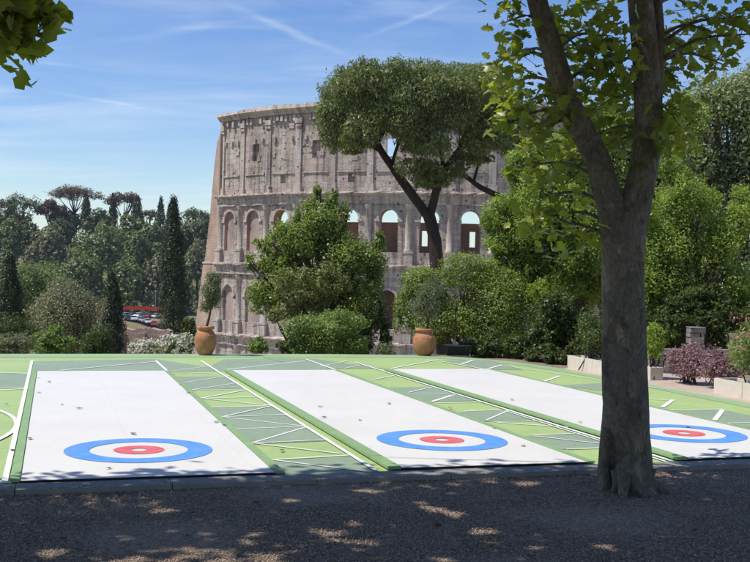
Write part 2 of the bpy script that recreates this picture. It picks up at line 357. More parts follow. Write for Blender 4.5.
# strip between first and second lane
SL, SR = 2.02, 2.86
def vrow(y, x=230): return Q(x, y)[1]
edges = [(361, 0), (366.5, 1), (371.5, 0), (377, 1), (389.5, 0), (407.5, 1), (443.5, 0), (460, 1), (476, 1)]
def strip_rows(s0, s1, rows, xa, xb):
    for (y0, mi), (y1, _) in zip(rows[:-1], rows[1:]):
        if mi == 0: continue
        t = (y0 - rows[0][0]) / (rows[-1][0] - rows[0][0]); x = xa + (xb - xa) * t
        t1 = (y1 - rows[0][0]) / (rows[-1][0] - rows[0][0]); x1 = xa + (xb - xa) * t1
        va, vb = Q(x, y0)[1], Q(x1, y1)[1]
        poly_uv([(s0, max(va, 9.0)), (s0, max(vb, 9.0)), (s1, max(vb + .1, 9.0)), (s1, max(va + .1, 9.0))][::-1], .0048, mi)
strip_rows(SL, SR, edges, 180, 340)
Z1 = lambda x, y: (150 + x / 4.167, 350 + y / 4.167)
for a in [(85, 90, 250, 68), (100, 92, 300, 100), (140, 138, 330, 108), (175, 168, 370, 138), (180, 168, 395, 165), (210, 203, 400, 168), (210, 203, 440, 197), (215, 203, 500, 233),
          (260, 242, 500, 233), (300, 282, 510, 235), (300, 282, 570, 272), (310, 282, 650, 320), (350, 332, 650, 320), (425, 390, 655, 322), (440, 390, 748, 376), (440, 392, 790, 434), (510, 460, 850, 440), (520, 462, 900, 510)]:
    line_px(*Z1(a[0], a[1]), *Z1(a[2], a[3]), .032)
# strip between second and third lane
edges2 = [(370, 0), (387.5, 1), (402, 0), (412, 1), (421.5, 0), (436, 1), (449.5, 0), (458, 0)]
strip_rows(5.2, 5.98, edges2, 380, 590)
Z2 = lambda x, y: (300 + x / 5, 350 + y / 5); Z3 = lambda x, y: (430 + x / 4.167, 345 + y / 4.167)
for a in [(100, 85, 240, 55), (220, 95, 300, 78), (360, 152, 470, 130), (545, 215, 660, 188), (545, 220, 745, 222), (660, 258, 755, 228)]: line_px(*Z2(a[0], a[1]), *Z2(a[2], a[3]), .032)
for a in [(5, 240, 105, 208), (30, 243, 210, 240), (140, 278, 280, 272), (235, 315, 335, 272), (265, 322, 450, 318), (280, 325, 580, 345), (430, 378, 640, 370), (440, 383, 720, 415), (570, 437, 760, 430)]: line_px(*Z3(a[0], a[1]), *Z3(a[2], a[3]), .032)
# right of the third lane
for pts in ([(50, 65), (250, 62), (390, 105), (215, 102)], [(530, 168), (720, 160), (860, 186), (700, 190)]): poly_px([Z3(*p) for p in pts], .0045, 1)
Z4 = lambda x, y: (600 + x / 4.32, 340 + y / 4.32)
poly_px([Z4(*p) for p in [(320, 309), (530, 301), (700, 338), (700, 392)]], .0045, 1)
for a in [(130, 82, 180, 65), (235, 103, 300, 85), (470, 155, 540, 130)]: line_px(*Z3(a[0], a[1]), *Z3(a[2], a[3]), .06)
for a in [(270, 292, 315, 260), (495, 348, 530, 303)]: line_px(*Z4(a[0], a[1]), *Z4(a[2], a[3]), .07)
for a in [(100, 252, 310, 262), (300, 305, 530, 300), (550, 362, 720, 357)]: line_px(*Z4(a[0], a[1]), *Z4(a[2], a[3]), .032)
line_px(*Z3(310, 88), *Z3(1010, 190), .032)
# left of the first lane
poly_px([(-60, 373), (34, 374), (30, 389), (-60, 386)], .0045, 1)
for a in [(-60, 371, 34, 374), (-60, 386, 30, 389), (-60, 394, 29, 389), (-30, 360, 36, 361)]: line_px(*a, .045)
ca_ = Q(16.5, 426); rr_ = 3.6; arc = np.linspace(-1.2, 1.2, 60)
for a0, a1 in zip(arc[:-1], arc[1:]):
    e0 = (ca_[0] - rr_ + rr_ * math.cos(a0), ca_[1] + rr_ * math.sin(a0)); e1 = (ca_[0] - rr_ + rr_ * math.cos(a1), ca_[1] + rr_ * math.sin(a1))
    if min(e0[1], e1[1]) > 9.1 : line_uv(e0, e1, .055, .0134)
# long white lines beside the lanes and at their far ends
for u0, v0, u1, v1, w in [(UL, 9.1, UL, 21.0, .05), (1.99, 9.1, 1.99, 21.0, .05), (2.88, 9.1, 2.88, 21.0, .045), (5.14, 18.9, 5.14, 21.4, .05), (6.0, 9.1, 6.0, 20.6, .05), (5.92, 9.1, 5.92, 13, .03), (8.2, 18.9, 8.0, 20.8, .05)]:
    line_uv((u0, v0), (u1, v1), w, .0142)
line_px(60, 371, 156, 362, .05); line_px(225, 370, 305, 361, .05); line_px(385, 370, 438, 360, .05)
tag(cb.build('sports_court', [C_LIGHT, C_GREY, C_LINE, C_MID]), kind='structure')
kb = MB()
for i in range(16):
    u0, u1 = -9 + i * 1.25, -9 + (i + 1) * 1.25 - .008
    kb.add([uv(u, v, z) for z in (-.1, .012) for u, v in ((u0, 8.8), (u1, 8.8), (u1, 9.07), (u0, 9.07))], [(3, 2, 1, 0), (4, 5, 6, 7), (0, 1, 5, 4), (1, 2, 6, 5), (2, 3, 7, 6), (3, 0, 4, 7)])
tag(kb.build('kerb', CONC_KERB), kind='structure')

def disc(mb, c, r0, r1, z, mi, n=72):
    vs = []; fs = []
    for i in range(n):
        a = 2 * PI * i / n
        for r_ in (r0, r1): vs.append(uv(c[0] + r_ * math.cos(a), c[1] + r_ * math.sin(a), z))
    for i in range(n):
        j = (i + 1) % n; fs.append((2 * i, 2 * i + 1, 2 * j + 1, 2 * j))
    mb.add(vs, fs, mi)
TOP = .028
for (u0, u1, vn, vf, tc, lab) in [(-.22, 1.93, 9.1, 18.72, (.85, 10.46), 'white curling lane at the left of the court, beside a painted circle'),
                                (3.13, 5.05, 9.12, 18.78, (4.10, 10.62), 'middle white curling lane of the three, behind it the second terracotta pot'),
                                (6.2, 8.2, 9.12, 18.9, (7.19, 10.68), 'white curling lane at the right, its target partly behind the plane trunk')]:
    t = thing('curling_lane', lab, 'curling lane', uv((u0 + u1) / 2, vn), 'curling lanes on the court')
    mb = MB(); ns = 12
    for i in range(ns):
        va, vb = vn + (vf - vn) * i / ns, vn + (vf - vn) * (i + 1) / ns
        q = [(u0, va), (u1, va), (u1, vb), (u0, vb)]
        mb.add([uv(u, v, TOP) for u, v in q], [(0, 1, 2, 3)], 0, st=[(u - u0, v - vn) for u, v in q])
    sb = MB()
    q = [(u0, vn), (u1, vn), (u1, vf), (u0, vf)]
    mb.add([uv(u, v, z) for z in (.001, TOP) for u, v in q], [(0, 1, 5, 4), (1, 2, 6, 5), (2, 3, 7, 6), (3, 0, 4, 7)], 1)
    mb.build('mat', [LANE, BLACK], t)  # mat top white, its sides plain black
    tb = MB()
    disc(tb, tc, .475, .715, TOP + .004, 0); disc(tb, tc, .075, .245, TOP + .004, 1)
    tb.build('target', [C_BLUE, C_RED], t)
    for s, ua, ub in ((0, u0 - (.085 if u0 < 0 else .13), u0 - .004), (1, u1 + .004, u1 + .09)):
        rb = MB(); h = .042 if s == 0 else .033
        q = [(ua, vn + .0), (ub, vn + .0), (ub, vf), (ua, vf)]
        rb.add([uv(u, v, z) for z in (.016, h) for u, v in q], [(3, 2, 1, 0), (4, 5, 6, 7), (0, 1, 5, 4), (1, 2, 6, 5), (2, 3, 7, 6), (3, 0, 4, 7)])
        rb.build('side_rail', C_RAIL, t)

# fallen leaves: curled dry leaves on the lanes and the green
LEAF_DRY = plain('dry_leaf', (.085, .05, .025), .8, .35, 20)
def dry_leaf_mesh():
    mb = MB(); out = []
    for i in range(9):
        a = 2 * PI * i / 9; r_ = .055 * (1 if i % 2 == 0 else .62); out.append((r_ * math.cos(a), r_ * .8 * math.sin(a), .006 + .16 * r_ * abs(math.cos(a * 1.5))))
    vs = [(0, 0, .004)] + out; mb.add(vs, [(0, i + 1, (i + 1) % 9 + 1) for i in range(9)]); return mb
proto = None
for i, (x, y) in enumerate([(38, 380), (49, 384), (39, 395), (62, 407), (79, 411), (30, 442), (109, 472), (133, 437), (216, 425), (224, 428), (180, 387), (188, 395), (207, 411), (356, 356), (389, 406), (320, 409), (360, 423), (324, 420), (512, 402), (523, 449), (494, 431), (450, 409), (688, 430), (6, 405), (14, 452), (282, 452), (580, 425)]):
    u, v = Q(x, y); onl = any(a <= u <= b_ and 9.1 < v < 18.8 for a, b_ in ((-.22, 1.93), (3.13, 5.05), (6.2, 8.2)))
    if proto is None: proto = dry_leaf_mesh().build('fallen_leaf', LEAF_DRY); o = proto
    else: o = proto.copy(); COL.objects.link(o)
    q = uv(u, v, .034 if onl else .016); o.location = Vector(q); o.rotation_euler = (0, 0, i * 1.7); s = .5 + .45 * ((i * 37) % 10) / 10; o.scale = (s, s, s)
    tag(o, 'small dry brown leaf lying on the painted sports court', 'leaf', 'fallen leaves on the court')

rgl = np.random.default_rng(21)
for i in range(46):      # litter blown over the gravel
    y = rgl.uniform(5.3, 9.2); x = rgl.uniform(-.38, .38) * y
    if -x * SU + y * CU > 8.7: continue
    o = proto.copy(); COL.objects.link(o); o.location = (x, y, -.014); o.rotation_euler = (rgl.uniform(-.3, .3), rgl.uniform(-.3, .3), rgl.uniform(0, 6)); k = rgl.uniform(.35, .75); o.scale = (k, k, k)
    tag(o, 'small dry brown leaf lying on the shaded gravel', 'leaf', 'fallen leaves on the gravel')

# ------------------------------------------------------------------ the ancient amphitheatre
BAY, NB = 7.0, 17; PHI0 = math.radians(51.9)
def bend(s, d, z):
    ph = PHI0 - s / R + 0.0; a = ph; r_ = R + d
    return np.array([CC[0] - r_ * math.sin(a), CC[1] - r_ * math.cos(a), z])
def bq(mb, pts, mi=0, st=None):
    mb.add([bend(*p) for p in pts], [tuple(range(len(pts)))], mi, st or [(p[0], p[2]) for p in pts])
def panel(mb, s0, s1, z0, z1, d, holes, depth, back=None, mi=0, mr=0, mk=0, step=1.7, top=None):
    """flat wall panel with rectangular holes (s0,s1,z0,z1); reveals go in by depth; back = build the bottom of the recess"""
    S = sorted(set([s0, s1] + [h for H in holes for h in H[:2]] + list(np.arange(s0 + step, s1 - .2, step))))
    Zs = sorted(set([z0, z1] + [h for H in holes for h in H[2:4]]))
    for i in range(len(S) - 1):
        for j in range(len(Zs) - 1):
            cs, cz = (S[i] + S[i + 1]) / 2, (Zs[j] + Zs[j + 1]) / 2
            if any(h[0] < cs < h[1] and h[2] < cz < h[3] for h in holes): continue
            za, zb = Zs[j], Zs[j + 1]
            ta = top(S[i]) if top and zb == z1 else 0; tb_ = top(S[i + 1]) if top and zb == z1 else 0
            bq(mb, [(S[i], d, za), (S[i + 1], d, za), (S[i + 1], d, zb + tb_), (S[i], d, zb + ta)], mi)
    for k, h in enumerate(holes):
        a, b_, c_, e = h[:4]; D = d - depth
        bq(mb, [(a, d, c_), (b_, d, c_), (b_, D, c_), (a, D, c_)], mr); bq(mb, [(a, d, e), (a, D, e), (b_, D, e), (b_, d, e)], mr)
        bq(mb, [(a, d, c_), (a, D, c_), (a, D, e), (a, d, e)], mr); bq(mb, [(b_, d, c_), (b_, d, e), (b_, D, e), (b_, D, c_)], mr)
        if back and back[k]: bq(mb, [(a, D, c_), (b_, D, c_), (b_, D, e), (a, D, e)], mk)
def arch_bay(mb, s0, z0, z1, base, spring, hw, depth, blind):
    c = s0 + BAY / 2; NS = 10; a, b_ = c - hw, c + hw
    pts = [(c - hw * math.cos(PI * i / NS), spring + hw * math.sin(PI * i / NS)) for i in range(NS + 1)]
    for d, fl in ((0, 0), (-depth, 1)):
        if fl and blind: continue
        for q in [[(s0, z0), (a, z0), (a, spring), (s0, spring)], [(b_, z0), (s0 + BAY, z0), (s0 + BAY, spring), (b_, spring)], [(a, z0), (b_, z0), (b_, base), (a, base)],
                  [(s0, spring), (a, spring), (a, z1), (s0, z1)], [(b_, spring), (s0 + BAY, spring), (s0 + BAY, z1), (b_, z1)]]:
            bq(mb, [(s, d, z) for s, z in (q if not fl else q[::-1])])
        for i in range(NS):
            (p, pz), (q_, qz) = pts[i], pts[i + 1]
            w = [(p, d, pz), (q_, d, qz), (q_, d, z1), (p, d, z1)]; bq(mb, w if not fl else w[::-1])
    D = -depth if not blind else -.55
    ring = [(a, base)] + pts + [(b_, base)]
    for (p, pz), (q_, qz) in zip(ring[:-1], ring[1:]): bq(mb, [(p, 0, pz), (p, D, pz), (q_, D, qz), (q_, 0, qz)], 1)
    bq(mb, [(a, 0, base), (b_, 0, base), (b_, D, base), (a, D, base)], 1)
    # archivolt moulding proud of the wall
    for i in range(NS):
        (p, pz), (q_, qz) = pts[i], pts[i + 1]; o = 1 + .42 / hw
        e = lambda s, z: (c + (s - c) * o, spring + (z - spring) * o)
        P1, P2 = e(p, pz), e(q_, qz)
        bq(mb, [(p, .14, pz), (q_, .14, qz), (P2[0], .14, P2[1]), (P1[0], .14, P1[1])], 2)
        bq(mb, [(P1[0], 0, P1[1]), (P1[0], .14, P1[1]), (P2[0], .14, P2[1]), (P2[0], 0, P2[1])], 2)
        bq(mb, [(p, 0, pz), (q_, 0, qz), (q_, .14, qz), (p, .14, pz)], 2)
    for s_ in ((a - .75, a + .12), (b_ - .12, b_ + .75)):     # impost blocks
        q = [(s, dd, z) for z in (spring - .42, spring) for s, dd in ((s_[0], .02), (s_[0], .24), (s_[1], .24), (s_[1], .02))]
        mb.add([bend(*p) for p in q], [(0, 3, 2, 1), (4, 5, 6, 7), (0, 1, 5, 4), (1, 2, 6, 5), (2, 3, 7, 6), (3, 0, 4, 7)], 2, [(p[0], p[2]) for p in q])
def sweep(mb, prof, s0, s1, step=1.13, mi=0, rough=.0, seed=1):
    rg = np.random.default_rng(seed); S = np.arange(s0, s1 + .01, step)
    J = rg.normal(0, rough, (len(S), len(prof), 2))
    for i in range(len(S) - 1):
        for j in range(len(prof) - 1):
            (d0, z0), (d1, z1) = prof[j], prof[j + 1]
            bq(mb, [(S[i], d0 + J[i, j, 0], z0 + J[i, j, 1]), (S[i + 1], d0 + J[i + 1, j, 0], z0 + J[i + 1, j, 1]), (S[i + 1], d1 + J[i + 1, j + 1, 0], z1 + J[i + 1, j + 1, 1]), (S[i], d1 + J[i, j + 1, 0], z1 + J[i, j + 1, 1])], mi, None)
def bbox(mb, s0, s1, d0, d1, z0, z1, mi=0):
    q = [(s, d, z) for z in (z0, z1) for s, d in ((s0, d0), (s0, d1), (s1, d1), (s1, d0))]
    mb.add([bend(*p) for p in q], [(0, 3, 2, 1), (4, 5, 6, 7), (0, 1, 5, 4), (1, 2, 6, 5), (2, 3, 7, 6), (3, 0, 4, 7)], mi, [(p[0] + p[1], p[2]) for p in q])
AM = thing('amphitheatre', 'huge ancient stone amphitheatre with arcades and a tall attic storey behind the trees', 'amphitheatre', (CC[0], CC[1], -22))
SEND = BAY * NB
storeys = [(-22., -11.6, -21.4, -16.2), (-9.5, 1.5, -7.2, -2.2), (3.7, 14.1, 5.9, 11.5)]
for lv, (z0, z1, base, spring) in enumerate(storeys):
    wb = MB()
    for i in range(NB):
        blind = (lv == 2 and i < 2) or (lv < 2 and i < 5)
        arch_bay(wb, i * BAY, z0, z1, base, spring, 1.68 + .12 * (lv == 0), 2.0, blind)
        if blind:
            fb = MB(); c = i * BAY + BAY / 2; hw = 1.7; pts = [(c - hw, base)] + [(c - hw * math.cos(PI * k / 10), spring + hw * math.sin(PI * k / 10)) for k in range(11)] + [(c + hw, base)]
            bq(fb, [(s, -.5, z) for s, z in pts]); fb.build('bricked_arch', BRICK_FILL, AM)
    wb.build('arcade', [TRAV, BRICK_IN if lv == 2 else TRAV, TRAV_TRIM], AM)
    for i in range(NB + 1):
        hb = MB(); s = i * BAY + (.55 if i == 0 else 0); ped = 2.3
        if lv > 0: bbox(hb, s - .85, s + .85, .002, .75, z0, z0 + ped); bbox(hb, s - .95, s + .95, .003, .85, z0 + ped - .25, z0 + ped + .05)
        else: ped = .4
        zz0, zz1 = z0 + ped + .05, z1; n = 8; vs = []; fs = []; st = []
        prof = [(.72, 0), (.72, .3), (.58, .45), (.56, 3), (.5, zz1 - zz0 - 1.0), (.56, zz1 - zz0 - .95), (.62, zz1 - zz0 - .75), (.8, zz1 - zz0 - .25), (.85, zz1 - zz0 - .02)]
        for r_, h in prof:
            for k in range(n + 1):
                a = PI * k / n; vs.append(bend(s - r_ * math.cos(a), .003 + r_ * math.sin(a), zz0 + h)); st.append((s + r_ * a, zz0 + h))
        for j in range(len(prof) - 1):
            for k in range(n): fs.append((j * (n + 1) + k, j * (n + 1) + k + 1, (j + 1) * (n + 1) + k + 1, (j + 1) * (n + 1) + k))
        hb.add(vs, fs, 0, st, True); hb.build('half_column', TRAV_TRIM, AM)
for z0, z1 in ((-11.6, -9.5), (1.5, 3.7), (14.1, 16.2)):
    eb = MB(); h = z1 - z0
    sweep(eb, [(-.3, z0), (.45, z0), (.45, z0 + h * .28), (.52, z0 + h * .3), (.55, z0 + h * .62), (.75, z0 + h * .68), (1.05, z0 + h * .8), (1.2, z0 + h * .84), (1.15, z1 - .05), (.2, z1), (-2, z1)], -.3, SEND, rough=.05, seed=int(z1 * 10) + 200)
    eb.add([bend(-.3, d, z) for d, z in ((-2, z0), (.45, z0), (.55, z0 + h * .62), (1.2, z0 + h * .84), (1.15, z1), (-2, z1))], [(0, 1, 2, 3, 4, 5)])
    for k in range(int(SEND / .85)): bbox(eb, k * .85, k * .85 + .38, .5, .98, z0 + h * .64, z0 + h * .8)
    eb.build('cornice', TRAV_TRIM, AM)
# attic
rgA = np.random.default_rng(5); jag = rgA.normal(0, .12, 600)
ab = MB()
for i in range(NB):
    s0 = i * BAY; c = s0 + BAY / 2; holes = []; back = []
    if i in (1, 3, 5, 7, 9, 11, 13, 15): holes.append((c - .75, c + .95, 22.2, 25.3)); back.append(i != 5)
    if i in (2, 4, 6, 8, 10, 12, 14): holes.append((c - .6, c + .7, 17.9, 19.4)); back.append(True)
    panel(ab, s0, s0 + BAY, 16.2, 30.2, -.25, holes, .7, back, 0, 0, 0)
    for k in range(3):
        s = s0 + BAY * (k + .75) / 3.5; 
        if rgA.random() < .75: bbox(ab, s - .24, s + .24, -.24, .05 + .2 * rgA.random(), 25.5 + rgA.normal(0, .15), 26.2, 1)
    bbox(ab, s0 + .9, s0 + BAY - .9, -.23, -.02, 19.6, 19.85, 1)
    for k in range(7):
        if rgA.random() < .7: bbox(ab, s0 + .2 + k * .93, s0 + .2 + k * .93 + .55, -.24, .1 + .25 * rgA.random(), 28.9 + rgA.normal(0, .08), 29.9, 1)
    for k in range(4):      # weathered patches, put-log stones and broken ledges
        a = s0 + rgA.uniform(.8, BAY - 1.6); zz = rgA.uniform(16.8, 28); bbox(ab, a, a + rgA.uniform(.3, 1.5), -.24, -.24 + rgA.uniform(.06, .2), zz, zz + rgA.uniform(.3, .9), 0)
bq(ab, [(0, -.25, 16.2), (0, -.25, 30.2), (0, -2.5, 30.2), (0, -2.5, 16.2)])
for i in range(0, NB * 2):
    s0, s1 = i * BAY / 2, (i + 1) * BAY / 2
    if not any(abs((s0 + s1) / 2 - (k * BAY + BAY / 2)) < BAY / 2 and k in (5,) for k in range(NB)): bq(ab, [(s1, -2.5, 16.2), (s0, -2.5, 16.2), (s0, -2.5, 30.2), (s1, -2.5, 30.2)])
ab.build('attic_wall', [TRAV, TRAV_TRIM], AM)
for i in range(NB + 1):
    pb = MB(); s = i * BAY + (.5 if i == 0 else 0)
    bbox(pb, s - .55, s + .55, -.247, .02, 17.6, 28.4); bbox(pb, s - .75, s + .75, -.246, .25, 16.2, 17.6); bbox(pb, s - .72, s + .72, -.245, .3, 28.4, 29.3); bbox(pb, s - .6, s + .6, -.244, .22, 27.8, 28.2)
    pb.build('pilaster', TRAV_TRIM, AM)
tb = MB(); rg2 = np.random.default_rng(8)
S = np.arange(-.3, SEND, .85); H = 31.75 + np.cumsum(rg2.normal(0, .05, len(S))) * .5 + rg2.normal(0, .09, len(S)); H = np.clip(H, 31.3, 32.3)
PR = [(-.3, 30.1), (.2, 30.1), (.35, 30.5), (.75, 30.8), (.95, 31.0)]
for i in range(len(S) - 1):
    a = PR + [(.95 - .3 * rg2.random(), None)]
    for j in range(4): bq(tb, [(S[i], *PR[j]), (S[i + 1], *PR[j]), (S[i + 1], *PR[j + 1]), (S[i], *PR[j + 1])])
    bq(tb, [(S[i], .95, 31.0), (S[i + 1], .95, 31.0), (S[i + 1], .75, H[i + 1]), (S[i], .75, H[i])]); bq(tb, [(S[i], .75, H[i]), (S[i + 1], .75, H[i + 1]), (S[i + 1], -2.5, H[i + 1] - .1), (S[i], -2.5, H[i] - .1)])
    bq(tb, [(S[i], -2.5, 30.1), (S[i], -2.5, H[i] - .1), (S[i + 1], -2.5, H[i + 1] - .1), (S[i + 1], -2.5, 30.1)])
tb.add([bend(-.3, d, z) for d, z in ((-2.5, 30.1), (.2, 30.1), (.75, 30.8), (.95, 31), (.75, H[0]), (-2.5, H[0]))], [(0, 1, 2, 3, 4, 5)])
tb.build('cornice', TRAV_TRIM, AM)
# inner gallery wall, brick, with small windows; its top stands at the springing of the outer arches
ib = MB(); wins = {7: [1.0], 5: [.75], 6: [-1.35], 4: [-.5], 3: [.4], 8: [.8], 9: [-.4], 10: [.6], 11: [0]}
for i in range(2, NB):
    s0 = i * BAY; c = s0 + BAY / 2
    panel(ib, s0, s0 + BAY, -22, 11.3, -6, [(c + w - .6, c + w + .6, 7.2, 9.9) for w in wins.get(i, [])], .9)
    panel(ib, s0, s0 + BAY, -22, 11.3, -6.9, [(c + w - .6, c + w + .6, 7.2, 9.9) for w in wins.get(i, [])], .01)
    bq(ib, [(s0, -6, 11.3), (s0 + BAY, -6, 11.3), (s0 + BAY, -6.9, 11.3), (s0, -6.9, 11.3)])
ib.build('inner_wall', BRICK_IN, AM)
for z in (-11.6, 1.6):
    fl = MB(); sweep(fl, [(-2, z + .9), (-6, z + .9)], 0, SEND, 3.4); fl.build('gallery_floor', TRAV, AM)
# brick buttress at the broken end: a spur that slopes away to the left
bb = MB(); E0 = bend(0, .7, 0); tdir = bend(-.01, .7, 0) - E0; tdir /= np.linalg.norm(tdir); ndir = np.array([-tdir[1], tdir[0], 0]); ndir *= -1 if ndir.dot(E0 - np.array([CC[0], CC[1], 0])) > 0 else 1
prof = [(0.0, 28.2), (1.2, 26.5), (2.1, 22), (3.4, 12.5), (5.0, 3.9), (5.5, 3.7), (8.2, -9.5), (8.7, -9.7), (10.9, -22)]
pts = [(0.0, -22.)] + [(a, z) for a, z in prof[::-1]]
def bp(a, d, z): q = E0 + tdir * (a - .3) + ndir * d; return np.array([q[0], q[1], z])
n = len(pts); T = 4.5
bb.add([bp(a, .25, z) for a, z in pts], [tuple(range(n))[::-1]], 0, [(a, z) for a, z in pts]); bb.add([bp(a, T, z) for a, z in pts], [tuple(range(n))], 0, [(a, z) for a, z in pts])
for i in range(n):
    (a, z), (c, w) = pts[i], pts[(i + 1) % n]; bb.add([bp(a, .25, z), bp(a, T, z), bp(c, T, w), bp(c, .25, w)], [(0, 1, 2, 3)], 0, [(0, z), (T, z), (T, w), (0, w)])
bt = bb.build('buttress', BRICK_SPUR, AM)
for z, a1 in ((3.75, 5.7), (-9.6, 8.9)):
    lb = MB()
    q = [bp(a, d, zz) for zz in (z - .35, z) for a, d in ((.1, .1), (a1, .1), (a1, T + .15), (.1, T + .15))]
    lb.add(q, [(3, 2, 1, 0), (4, 5, 6, 7), (0, 1, 5, 4), (1, 2, 6, 5), (2, 3, 7, 6), (3, 0, 4, 7)])
    lb.build('ledge', TRAV_TRIM, bt).matrix_parent_inverse = Matrix.Identity(4)

# ------------------------------------------------------------------ foliage
def unit(v): return v / (np.linalg.norm(v, axis=-1, keepdims=True) + 1e-9)
def leaf_mesh(name, P, N, L, W, rg, kind='quad', T=None):
    n = len(P); N = unit(N)
    t = rg.normal(size=(n, 3)) if T is None else T + rg.normal(size=(n, 3)) * .35
    t = unit(t - N * (t * N).sum(-1, keepdims=True)); b_ = np.cross(N, t)
    L = np.broadcast_to(L, (n,))[:, None] * rg.uniform(.65, 1.3, (n, 1)); W = np.broadcast_to(W, (n,))[:, None] * rg.uniform(.65, 1.3, (n, 1))
    if kind == 'quad':
        V = np.stack([P - t * L * .5, P + b_ * W * .5 + N * W * .15, P + t * L * .5, P - b_ * W * .5 + N * W * .15], 1)
        return raw_mesh(name, V.reshape(-1, 3), np.arange(n * 4).reshape(n, 4))
    # five-lobed plane leaf as a fan of triangles
    out = [(-.5, 0), (-.34, .3), (-.12, .22), (-.06, .5), (.12, .24), (.26, .3), (.52, 0), (.26, -.3), (.12, -.24), (-.06, -.5), (-.12, -.22), (-.34, -.3)]
    K = len(out); vs = [P - t * L * .08]
    for a, c in out: vs.append(P + t * L * a + b_ * W * c + N * L * (.12 * abs(c) * 2 - .22 * max(a, 0)))
    V = np.stack(vs, 1); tri = np.array([[0, i + 1, (i + 1) % K + 1] for i in range(K)])
    return raw_mesh(name, V.reshape(-1, 3), (tri[None] + (K + 1) * np.arange(n)[:, None, None]).reshape(-1, 3))
def cloud(rg, blobs, n, per=14, sig=.16, shell=.55, up=.5, rnd=.8):
    """leaf positions and normals: twig clusters on the shells of ellipsoid blobs [(x,y,z,rx,ry,rz)]"""
    B = np.array(blobs, float); w = (B[:, 3] * B[:, 4] * B[:, 5]) ** .667; w /= w.sum()
    nc = max(1, n // per); k = rg.choice(len(B), nc, p=w); d = unit(rg.normal(size=(nc, 3)))
    rho = 1 - (1 - shell) * rg.random(nc) ** 1.6
    C = B[k, :3] + d * rho[:, None] * B[k, 3:6]
    j = np.repeat(np.arange(nc), per); r_ = B[k[j], 3:6]
    P = C[j] + rg.normal(size=(len(j), 3)) * r_ * sig
    N = d[j] * .7 + np.array([0, 0, up]) + rg.normal(size=(len(j), 3)) * rnd
    return P, N
def crown_blobs(rg, c, e, k, f=(.28, .45), low=-.9):
    """lumpy crown: k blobs spread through the ellipsoid c, e"""
    out = []
    for i in range(k):
        while True:
            d = rg.normal(size=3); d /= np.linalg.norm(d)
            if d[2] > low: break
        r_ = rg.uniform(*f); rho = (1 - r_) * rg.uniform(.55, 1.08)
        s = rg.uniform(.8, 1.15, 3)
        out.append((*(np.array(c) + d * rho * np.array(e)), *(np.array(e) * r_ * s)))
    out.append((*c, *(np.array(e) * .55))); return out
G = dict(
    oak=leafmat('holm_oak_leaf', (0.0875, 0.125, 0.0438), (0.25, 0.3, 0.1125), .2, clump=.15),
    oak_grey=leafmat('grey_green_leaf', (0.1495, 0.1495, 0.092), (0.3105, 0.3047, 0.1898), .2, clump=.15),
    pine=leafmat('pine_needles', (0.0896, 0.1178, 0.041), (0.2944, 0.3264, 0.1408), .25, clump=.5),
    pine_dark=leafmat('dark_pine_needles', (0.054, 0.0744, 0.0312), (0.144, 0.168, 0.066), .15, clump=.1),
    pine_brown=leafmat('browned_pine_needles', (0.09, 0.07, 0.05), (0.2, 0.14, 0.1), .2, (1.2, 1.1, .7), clump=.1),
    cypress=leafmat('cypress_scale_leaf', (0.02, 0.03, 0.011), (0.06, 0.078, 0.028), .1, clump=.6),
    laurel=leafmat('laurel_leaf', (0.102, 0.15, 0.0384), (0.348, 0.414, 0.12), .35, clump=.5),
    laurel_dull=leafmat('dull_shrub_leaf', (0.1158, 0.1369, 0.0589), (0.3042, 0.316, 0.1288), .3, clump=.7, brown=(.17, .1, .05)),
    bush=leafmat('clipped_bush_leaf', (0.084, 0.138, 0.036), (0.288, 0.372, 0.108), .3, clump=.9),
    lime=leafmat('bright_tree_leaf', (0.118, 0.1711, 0.0354), (0.3894, 0.4661, 0.1121), .45, clump=.5),
    silver=leafmat('silvery_tree_leaf', (0.132, 0.162, 0.084), (0.408, 0.444, 0.252), .35, clump=.5),
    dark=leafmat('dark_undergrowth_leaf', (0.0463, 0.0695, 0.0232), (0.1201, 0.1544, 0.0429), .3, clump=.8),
    olive=leafmat('olive_leaf', (0.12, 0.14, 0.085), (0.26, 0.275, 0.17), .3, (1.2, 1.3, .7), clump=2),
    olean=leafmat('oleander_leaf', (0.131, 0.1802, 0.0655), (0.3094, 0.364, 0.1456), .35, clump=1.5),
    purple=leafmat('purple_foliage', (0.1568, 0.0896, 0.1008), (0.4704, 0.3136, 0.336), .3, (1.2, .9, .9), clump=2),
    plane=leafmat('plane_leaf', (0.12, 0.15, 0.0336), (0.324, 0.342, 0.09), .5, (1.3, 1.5, .35), rough=.4, clump=1.2),
    white_fl=leafmat('white_petal', (.55, .52, .42), (.8, .78, .68), .3, (1, 1, 1)),
    pink_fl=leafmat('pink_petal', (.45, .16, .2), (.65, .32, .34), .3, (1, 1, 1)),
)
def branches(mb, base, top, blobs, r0, rg, k=9, frac=.35):
    base = np.array(base, float); top = np.array(top, float); mid = (base + top) / 2 + rg.normal(0, .03, 3) * np.linalg.norm(top - base)
    p, r_ = spline([base, mid, top], [r0, r0 * .75, r0 * .5], 6); mb.tube(p, r_, 9, lump=.08, seed=int(rg.integers(1e6)))
    sel = rg.permutation(len(blobs))[:k]
    for i in sel:
        b_ = np.array(blobs[i][:3]); t = rg.uniform(frac, .95); a = p[int(t * (len(p) - 1))]
        m_ = (a + b_) / 2 + np.array([0, 0, -.08]) * np.linalg.norm(b_ - a)
        q, rr = spline([a, m_, b_], [r0 * .42, r0 * .26, r0 * .1], 4); mb.tube(q, rr, 6, lump=.05, seed=int(i))
